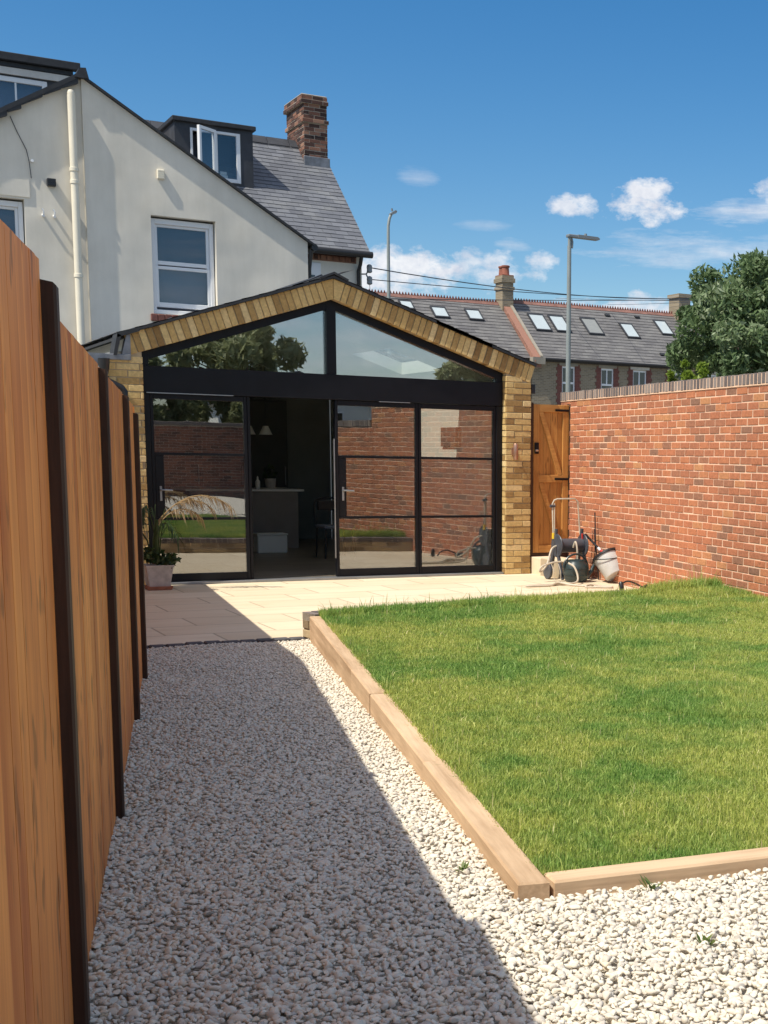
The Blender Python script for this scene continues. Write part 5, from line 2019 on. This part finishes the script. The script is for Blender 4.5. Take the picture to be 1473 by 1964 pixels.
mb.build('pole', M['lamp_grey'], s2, smooth=True)
mb = MB()
mb.prism([(13.70, 35.93, 7.94), (13.86, 35.93, 8.05), (13.90, 35.93, 8.02), (13.88, 35.93, 7.97), (13.76, 35.93, 7.91)], (0, 0.14, 0))
mb.tube([(13.78, 36, 8.02), (13.77, 36, 8.09)], 0.025, 8)
mb.build('lamp_head', M['grey_metal'], s2)

PO = Vector((26.4, 40.0, 7.02))
pole = thing('telegraph_pole', (PO.x, PO.y, 0), 'wooden telegraph pole mostly hidden behind the leafy tree', 'telegraph pole')
mb = MB()
mb.tube([(PO.x, PO.y, -0.06), (PO.x, PO.y, 7.2)], [0.13, 0.09], 10)
mb.build('pole', M['bark'], pole)
mb = MB()
mb.box(PO.x - 0.2, PO.x + 0.6, PO.y - 0.05, PO.y + 0.05, 6.9, 7.0)
mb.build('crossarm', M['bark'], pole)


def wire(a, b, sag, label, r=0.010):
    a, b = Vector(a), Vector(b)
    mb = MB()
    pts = []
    for k in range(17):
        t = k / 16
        p = a.lerp(b, t)
        p.z -= sag * 4 * t * (1 - t)
        pts.append(p)
    mb.tube(pts, r, 5)
    o = mb.build('overhead_wire', M['wire'])
    tag(o, label, 'wire', 'overhead telephone wires')


wire((9.29, 25.5, 5.02), PO, 0.22, 'uppermost overhead wire from the house corner to the tree', 0.011)
wire((9.29, 25.5, 4.80), PO - Vector((0, 0, 0.03)), 0.10, 'second overhead wire below the uppermost one', 0.009)
wire((9.31, 25.6, 4.45), PO - Vector((0, 0, 0.06)), 0.03, 'lowest overhead wire leaving the house corner', 0.010)
wire((32.0, 61.2, 9.3), PO - Vector((0, 0, 0.1)), 0.02, 'faint wire rising from the terrace ridge to the tree', 0.009)
wire((35.0, 61.2, 9.2), PO - Vector((0, 0, 0.14)), 0.02, 'short faint wire from the terrace ridge near the tree', 0.009)

# ------------------------------------------------------------------ trees and shrubs


def tree(name, loc, height, crown_c, crown_r, nclump, per, leaf_size, mat, label, cat, seedv, trunk_r=0.16, group=None, elong=2.6, cut=None):
    t = thing(name, loc, label, cat, group)
    g = np.random.default_rng(seedv)
    base = Vector(loc)
    mb = MB()
    cc = Vector(crown_c)
    top = cc + Vector((0, 0, crown_r[2] * 0.5))
    mb.tube([base + Vector((0, 0, -0.06)), base.lerp(cc, 0.4) + Vector((0.1, 0, 0)), cc, top], [trunk_r, trunk_r * 0.75, trunk_r * 0.5, trunk_r * 0.15], 9)
    cs, rs, ns = [], [], []
    for k in range(nclump):
        d = g.normal(size=3)
        d /= np.linalg.norm(d)
        rad_ = g.uniform(0.30, 1.03) ** 0.7
        c = np.array(crown_c) + d * np.array(crown_r) * rad_
        if cut and cut(c):
            continue
        cr = g.uniform(0.12, 0.30) * min(crown_r)
        cs.append(c)
        rs.append(cr if rad_ < 0.9 else cr * 0.7)
        ns.append(int(per * g.uniform(0.7, 1.3)))
        if k % 2 == 0:
            mb.tube([base.lerp(cc, g.uniform(0.5, 1.0)), Vector(c).lerp(cc, 0.4) + Vector((0, 0, -0.1)), Vector(c)], [trunk_r * 0.35, trunk_r * 0.2, 0.01], 5)
    mb.build('trunk', M['bark'], t)
    V_, F_, R_ = leaf_cloud(cs, rs, ns, leaf_size, 0.85, seedv + 1, elong, 0.3)
    np_mesh('crown', V_, F_, R_, mat, t, loc, 4)
    return t


tree('leafy_tree', (21.6, 30.0, 0), 7.0, (22.0, 30.0, 4.35), (2.6, 2.4, 2.45), 128, 400, 0.075, M['lam_leaf'], 'large dark green leafy tree behind the brick garden wall', 'tree', 31, 0.15, cut=lambda c: c[0] < 20.55 - (c[2] - 3.2) * 1.1 and c[2] < 4.0)
tree('leafy_tree', (25.5, 34.0, 0), 7.0, (25.6, 34.0, 4.9), (2.2, 2.2, 2.5), 60, 260, 0.11, M['lam_leaf'], 'further dark green tree peeping out beyond the large one at the edge', 'tree', 41, 0.15)
tree('shrub', (18.1, 27.5, 0), 3.6, (18.15, 27.5, 3.33), (0.60, 0.5, 0.52), 28, 130, 0.06, M['bush_leaf'], 'bright yellow green shrub at the foot of the dark tree', 'shrub', 51, 0.04)

# ------------------------------------------------------------------ what the glass mirrors: the far end of the garden
bw_ = thing('back_wall', (8, -7.6, 0), 'dark brick wall at the far end of the garden, seen mirrored in the glass', 'wall')
mb = MB()
mb.box(-2.0, 15.0, -7.75, -7.506, -0.1, 2.15, 1)
bricks(mb, (-2.0, -7.5, -0.05), (1, 0, 0), (0, 1, 0), 17.0, 2.2, dep=0.02)
mb.build('brickwork', [M['brown_brick'], M['old_mortar']], bw_)
mb = MB()
mb.box(-2.0, 15.0, -7.78, -7.47, 2.152, 2.25, 0, None, 0.01)
mb.build('coping', M['dark_brick'], bw_)
wh = thing('white_house', (16, -22, 0), 'white gabled house seen mirrored in the door glass', 'house')
mb = MB()
mb.box(13.2, 19.5, -28, -22, -0.06, 3.3)
mb.prism([(13.2, -22.0, 3.3), (19.5, -22.0, 3.3), (16.35, -22.0, 4.5)], (0, -6, 0))
mb.build('wall', M['white_plaster'], wh)
mb = MB()
mb.prism([(12.9, -21.8, 3.19), (16.35, -21.8, 4.51), (16.35, -21.8, 4.63), (12.9, -21.8, 3.31)], (0, -6.4, 0))
mb.prism([(19.8, -21.8, 3.19), (16.351, -21.8, 4.51), (16.351, -21.8, 4.63), (19.8, -21.8, 3.31)], (0, -6.4, 0))
mb.build('roof', M['slate_edge'], wh)
for (a, b) in ((13.9, 15.0), (17.0, 18.2)):
    mb = MB()
    mb.box(a, b, -21.99, -21.95, 2.1, 3.1)
    w = mb.build('window', M['white_pvc'], wh)
    mb = MB()
    mb.box(a + 0.08, b - 0.08, -21.949, -21.94, 2.18, 3.02)
    mb.build('pane', M['dark_glass'], w)
for (lx, ly, cz, cr, sd, lb) in ((12.3, -14.5, 3.8, (2.9, 2.2, 2.4), 61, 'tall bushy tree beyond the garden end, mirrored in the gable glass'),
                                 (8.2, -12.5, 2.9, (2.0, 1.6, 1.4), 71, 'low dark tree beyond the back wall, mirrored in the left door'),
                                 (21.0, -12.0, 4.0, (2.6, 2.2, 1.9), 81, 'rounded tree further right, mirrored in the right gable glass')):
    tree('leafy_tree', (lx, ly, 0), 6, (lx, ly, cz), cr, 50, 260, 0.14, M['olive_leaf'], lb, 'tree', sd, 0.14)

# ------------------------------------------------------------------ hose reel, watering can, bucket, tools
hr = thing('hose_reel', (7.78, 14.45, 0), 'grey plastic hose reel cart with tall tubular handle', 'hose reel')
mb = MB()
for xs in (7.60, 7.955):
    mb.tube([(xs, 14.62, 0.12), (xs, 14.50, 0.42), (xs + 0.0, 14.47, 0.62)], [0.03, 0.026, 0.02], 8)
    mb.tube([(xs, 14.30, 0.02), (xs, 14.42, 0.32), (xs, 14.47, 0.56)], [0.022, 0.022, 0.022], 8)
    mb.lathe((xs - 0.012, 14.45, 0.42), (1, 0, 0), [(0.05, 0), (0.138, 0.004), (0.143, 0.012), (0.138, 0.02), (0.05, 0.024)], 28)
mb.tube([(7.60, 14.32, 0.08), (7.955, 14.32, 0.08)], 0.016, 8)
mb.build('side_frame', M['reel_grey'], hr, smooth=True)
mb = MB()
mb.lathe((7.62, 14.45, 0.42), (1, 0, 0), [(0.085, 0), (0.085, 0.32)], 24)
mb.build('drum', M['reel_grey'], hr, smooth=True)
mb = MB()
mb.tube([(7.585, 14.52, 0.55), (7.575, 14.53, 0.92), (7.60, 14.53, 0.965), (7.64, 14.53, 0.98), (7.88, 14.53, 0.985), (7.925, 14.53, 0.95), (7.955, 14.52, 0.55)], 0.010, 8)
mb.tube([(7.60, 14.515, 0.55), (7.60, 14.525, 0.93)], 0.008, 8)
mb.build('handle', M['hose'], hr, smooth=True)
mb = MB()
mb.tube([(7.545, 14.53, 0.895), (7.61, 14.53, 0.895)], 0.018, 10)
mb.build('hose_clip', M['reel_grey'], hr)
mb = MB()
mb.tube([(7.585, 14.51, 0.50), (7.585, 14.51, 0.57)], 0.022, 10)
mb.build('connector', M['yellow'], hr)
for xs in (7.565, 7.985):
    mb = MB()
    mb.lathe((xs - 0.018, 14.62, 0.10), (1, 0, 0), [(0.04, 0), (0.095, 0.002), (0.1, 0.012), (0.1, 0.026), (0.095, 0.036), (0.04, 0.038)], 24)
    mb.build('wheel', M['reel_grey'], hr, smooth=True)

wc = thing('watering_can', (7.72, 14.18, 0), 'dark green round watering can standing on the paving', 'watering can')
mb = MB()
prof = [(0.118, 0), (0.128, 0.01), (0.145, 0.06), (0.155, 0.12), (0.153, 0.17), (0.140, 0.215), (0.115, 0.24), (0.112, 0.262), (0.098, 0.264), (0.095, 0.23), (0.02, 0.22)]
mb.lathe((7.72, 14.18, 0.002), (0, 0, 1), prof, 28)
for zz in (0.085, 0.16):
    mb.lathe((7.72, 14.18, zz), (0, 0, 1), [(0.148, 0), (0.1575, 0.002), (0.1575, 0.005), (0.148, 0.007)], 28)
mb.build('body', M['can_green'], wc, smooth=True)
mb = MB()
pts = []
for k in range(13):
    a = math.pi * k / 12
    pts.append((7.715 - 0.165 * math.cos(a), 14.18, 0.17 + 0.165 * math.sin(a)))
mb.tube(pts, 0.013, 8)
mb.build('handle', M['can_green'], wc, smooth=True)
mb = MB()
mb.tube([(7.83, 14.16, 0.05), (7.91, 14.14, 0.13), (7.955, 14.13, 0.235)], [0.032, 0.024, 0.017], 10)
mb.build('spout', M['can_green'], wc, smooth=True)

bk = thing('bucket', (8.08, 13.95, 0), 'grey plastic bucket tipped over with its base towards the lawn', 'bucket')
mb = MB()
bo = Vector((8.075, 13.83, 0.090))
ba = Vector((-0.13, 0.60, 0.79)).normalized()
prof = [(0.0, 0.0), (0.122, 0.0), (0.128, 0.008), (0.166, 0.27), (0.174, 0.272), (0.176, 0.292), (0.166, 0.293), (0.156, 0.25), (0.118, 0.02), (0.0, 0.018)]
mb.lathe(bo, ba, prof, 28)
mb.build('body', M['bucket_grey'], bk, smooth=True)
mb = MB()
mb.lathe(bo + ba * 0.262, ba, [(0.168, 0), (0.182, 0.003), (0.183, 0.027), (0.169, 0.033)], 28)
pts = []
ref = Vector((1, 0, 0))
a1 = (ref - ba * ref.dot(ba)).normalized()
b1 = ba.cross(a1)
for k in range(15):
    t = math.pi * k / 14
    pts.append(bo + ba * (0.27 - 0.10 * math.sin(t)) + a1 * (-0.186 * math.cos(t)) - b1 * (0.0) + Vector((-0.02, -0.13, 0.08)) * math.sin(t))
mb.tube(pts, 0.006, 8)
mb.build('handle', M['black_plastic'], bk, smooth=True)

lp = thing('garden_loppers', (8.1, 14.2, 0), 'red handled garden loppers leaning in the corner behind the bucket', 'loppers')
mb = MB()
mb.tube([(7.96, 14.40, 0.56), (8.02, 14.35, 0.48), (8.06, 14.25, 0.40)], 0.014, 8)
mb.build('grip', M['black_plastic'], lp)
mb = MB()
mb.tube([(8.06, 14.25, 0.40), (8.075, 14.22, 0.37)], 0.017, 8, 1)
mb.tube([(8.075, 14.22, 0.37), (8.16, 14.05, 0.25)], 0.015, 8, 0)
mb.tube([(7.93, 14.42, 0.56), (7.97, 14.45, 0.30)], 0.012, 8, 0)
mb.build('handle', [M['red_paint'], M['white_pvc']], lp)
mb = MB()
mb.tube([(8.16, 14.05, 0.25), (8.20, 13.98, 0.15), (8.20, 13.94, 0.02)], [0.014, 0.01, 0.006], 8)
mb.build('blade', M['steel'], lp)
ca = MB()
ca.tube([(8.105, 14.30, 0.0), (8.085, 14.36, 0.45), (8.105, 14.42, 0.82)], 0.008, 6)
ca.tube([(8.06, 14.32, 0.28), (8.085, 14.39, 0.62)], 0.006, 6)
o = ca.build('garden_cane', M['black_plastic'])
tag(o, 'thin dark garden cane leaning against the brick wall', 'cane')


hm = MB()
hz = 0.013
hm.tube(smooth_path([(7.78, 14.37, 0.40), (7.79, 14.33, 0.47), (7.80, 14.30, 0.36), (7.80, 14.30, 0.15), (7.80, 14.34, hz)]), 0.0115, 8)
hm.tube(smooth_path([(7.59, 14.44, 0.42), (7.50, 14.40, 0.38), (7.42, 14.35, 0.22), (7.33, 14.30, 0.14), (7.28, 14.28, 0.13), (7.31, 14.27, 0.19), (7.45, 14.28, 0.23), (7.57, 14.27, 0.24)]), 0.0115, 8)
hm.tube(smooth_path([(7.545, 14.05, 0.24), (7.585, 13.98, 0.20), (7.60, 13.92, 0.10), (7.55, 13.86, 0.03), (7.38, 13.84, hz), (7.12, 13.83, hz), (6.90, 13.82, hz), (6.87, 13.79, hz), (6.95, 13.76, hz), (7.15, 13.76, hz), (7.30, 13.83, hz + 0.02), (7.42, 13.70, hz), (7.53, 13.55, hz), (7.60, 13.45, hz), (7.66, 13.40, hz), (7.74, 13.35, hz), (7.70, 13.31, hz), (7.58, 13.38, hz), (7.45, 13.44, hz), (7.52, 13.48, hz + 0.02), (7.66, 13.48, hz), (7.78, 13.40, hz)]), 0.0115, 8)
for (x_, y_) in ((7.43, 14.26), (7.52, 14.26)):
    hm.tube(smooth_path([(x_, y_, 0.215), (x_ + 0.01, y_ - 0.04, 0.12), (x_ + 0.02, y_ - 0.03, 0.04), (x_ + 0.01, y_ - 0.06, hz)]), 0.005, 6)
o = hm.build('garden_hose', M['hose'], smooth=True)
tag(o, 'loose grey garden hose looping across the pale paving', 'hose')
he = MB()
he.tube(smooth_path([(7.58, 12.90, 0.03), (7.62, 12.92, 0.09), (7.72, 12.94, 0.115), (7.84, 12.92, 0.07), (7.90, 12.90, 0.03)]), 0.010, 8, 0)
he.lathe((7.55, 12.80, 0.02), (0, 0.2, 1), [(0.025, 0), (0.03, 0.01), (0.028, 0.09), (0.015, 0.11)], 12, 0)
he.tube([(7.86, 12.88, 0.03), (7.97, 12.92, 0.06)], [0.028, 0.022], 10, 0)
o = he.build('hose_offcut', M['black_plastic'], smooth=True)
tag(o, 'short arched piece of dark hose at the wall foot beside the lawn', 'hose')

# ------------------------------------------------------------------ potted palm
pt = thing('plant_pot', (3.05, 15.0, 0), 'square tapered stone plant pot on a terracotta saucer', 'plant pot')
mb = MB()


def taper(mb, c, z0, z1, a, b, mat=0):
    vs = []
    for z, s in ((z0, a), (z1, b)):
        for sx, sy in ((-1, -1), (1, -1), (1, 1), (-1, 1)):
            vs.append((c[0] + sx * s, c[1] + sy * s, z))
    mb.raw(vs, [(0, 3, 2, 1), (4, 5, 6, 7), (0, 1, 5, 4), (1, 2, 6, 5), (2, 3, 7, 6), (3, 0, 4, 7)], mat)


taper(mb, (3.05, 15.0), 0.035, 0.245, 0.105, 0.138)
taper(mb, (3.05, 15.0), 0.2452, 0.268, 0.144, 0.147)
mb.build('pot', M['stone_pot'], pt)
mb = MB()
taper(mb, (3.05, 15.0), 0.002, 0.040, 0.118, 0.132)
mb.build('saucer', M['terracotta'], pt)
pp = thing('potted_palm', (3.02, 14.95, 0.29), 'palm with drooping dry fronds growing in the stone pot', 'palm')
mb = MB()
gp = random.Random(4)
mb.tube([(3.02, 14.95, 0.28), (3.03, 14.95, 0.55), (3.05, 14.94, 0.75)], [0.035, 0.03, 0.02], 8)
stems = []
for k in range(9):
    a = gp.uniform(0, 6.28)
    h_ = gp.uniform(0.35, 0.65)
    p = [(3.02 + 0.03 * math.cos(a), 14.95 + 0.03 * math.sin(a), 0.28), (3.02 + 0.08 * math.cos(a), 14.95 + 0.08 * math.sin(a), 0.28 + h_ * 0.6), (3.02 + 0.2 * math.cos(a), 14.95 + 0.12 * math.sin(a), 0.28 + h_)]
    mb.tube(p, [0.008, 0.006, 0.003], 5)
mb.build('stem', M['palm_green'], pp)


def frond(mb, p0, p1, p2, nleaf, lmin, lmax, droop, seedk):
    q = random.Random(seedk)
    pts = []
    p0, p1, p2 = Vector(p0), Vector(p1), Vector(p2)
    for k in range(25):
        t = k / 24
        pts.append(p0 * (1 - t) ** 2 + p1 * 2 * t * (1 - t) + p2 * t * t)
    mb.tube(pts, [0.007 - 0.0045 * k / 24 for k in range(25)], 5, 0, 0.5)
    for k in range(nleaf):
        t = 0.28 + 0.72 * k / nleaf
        i = min(int(t * 24), 23)
        p = pts[i].lerp(pts[i + 1], t * 24 - i)
        tg = (pts[i + 1] - pts[i]).normalized()
        for s in (1, -1):
            side = tg.cross(Vector((0, 0, 1))).normalized() * s
            L = q.uniform(lmin, lmax) * (1 - 0.55 * max(0, t - 0.5))
            d1 = (side * q.uniform(0.15, 0.5) + tg * q.uniform(0.3, 0.7) + Vector((0, 0, q.uniform(-0.1, 0.25)))).normalized()
            a = p
            b = p + d1 * L * 0.45 + Vector((0, 0, -droop * L * 0.18))
            c = p + d1 * L * 0.72 + Vector((0, 0, -droop * L * 0.75))
            w = Vector((d1.y, -d1.x, 0.35)).normalized() * q.uniform(0.004, 0.008)
            r = q.random()
            mb.raw([a - w * 0.5, a + w * 0.5, b + w, b - w, c], [(0, 1, 2, 3), (3, 2, 4)], 0, r)


mb = MB()
frond(mb, (3.05, 14.94, 0.72), (3.38, 14.74, 1.20), (3.76, 14.68, 0.90), 34, 0.15, 0.26, 1.0, 1)
frond(mb, (3.05, 14.94, 0.70), (3.30, 14.82, 1.12), (3.58, 14.78, 0.88), 26, 0.13, 0.23, 1.0, 2)
frond(mb, (3.04, 14.94, 0.66), (3.22, 14.85, 0.98), (3.46, 14.80, 0.80), 22, 0.16, 0.26, 1.0, 5)
mb.build('dry_frond', M['palm_dry'], pp)
mb = MB()
frond(mb, (3.02, 14.94, 0.6), (2.92, 14.85, 1.1), (2.84, 14.75, 0.72), 22, 0.15, 0.28, 1.0, 3)
frond(mb, (3.02, 14.94, 0.55), (3.10, 14.75, 0.9), (3.20, 14.6, 0.55), 18, 0.12, 0.25, 1.0, 6)
V_, F_, R_ = leaf_cloud([(3.02, 14.95, 0.36), (3.12, 14.93, 0.30), (3.19, 14.92, 0.33), (2.95, 14.9, 0.38)], [0.11, 0.09, 0.08, 0.11], [110, 80, 50, 80], 0.04, 0.8, 9, 1.6, 0.2)
for k in range(len(F_)):
    mb.raw(V_[k * 4:k * 4 + 4], [(0, 1, 2, 3)], 0, float(R_[k]))
mb.build('green_frond', M['palm_green'], pp)

# ------------------------------------------------------------------ weeds in the gravel
def weed(x, y, s, label, seedk):
    q = random.Random(seedk)
    z = gz(y) if not (x > slx(y) and y > 3.4) else 0.15
    mb = MB()
    for k in range(16):
        a = q.uniform(0, 6.28)
        l_ = s * q.uniform(0.6, 1.3)
        d_ = Vector((math.cos(a), math.sin(a), q.uniform(0.4, 1.6))).normalized()
        p = Vector((x, y, z)) + Vector((q.uniform(-1, 1), q.uniform(-1, 1), 0)) * s * 0.35
        w = Vector((-math.sin(a), math.cos(a), 0)) * l_ * 0.13
        mb.raw([p, p + d_ * l_ * 0.6 + w, p + d_ * l_, p + d_ * l_ * 0.6 - w], [(0, 1, 2, 3)], 0, q.random())
    o = mb.build('weed', M['weed'])
    tag(o, label, 'weed', 'weeds in the gravel')


weed(1.73, 3.93, 0.038, 'small weed in the sunlit gravel beside the near sleeper', 1)
weed(2.165, 3.445, 0.048, 'grassy weed against the front of the cross sleeper', 2)
weed(2.02, 2.93, 0.04, 'small weed in the gravel before the cross sleeper', 3)
weed(2.30, 2.72, 0.036, 'flat weed in the open gravel at the bottom edge', 4)
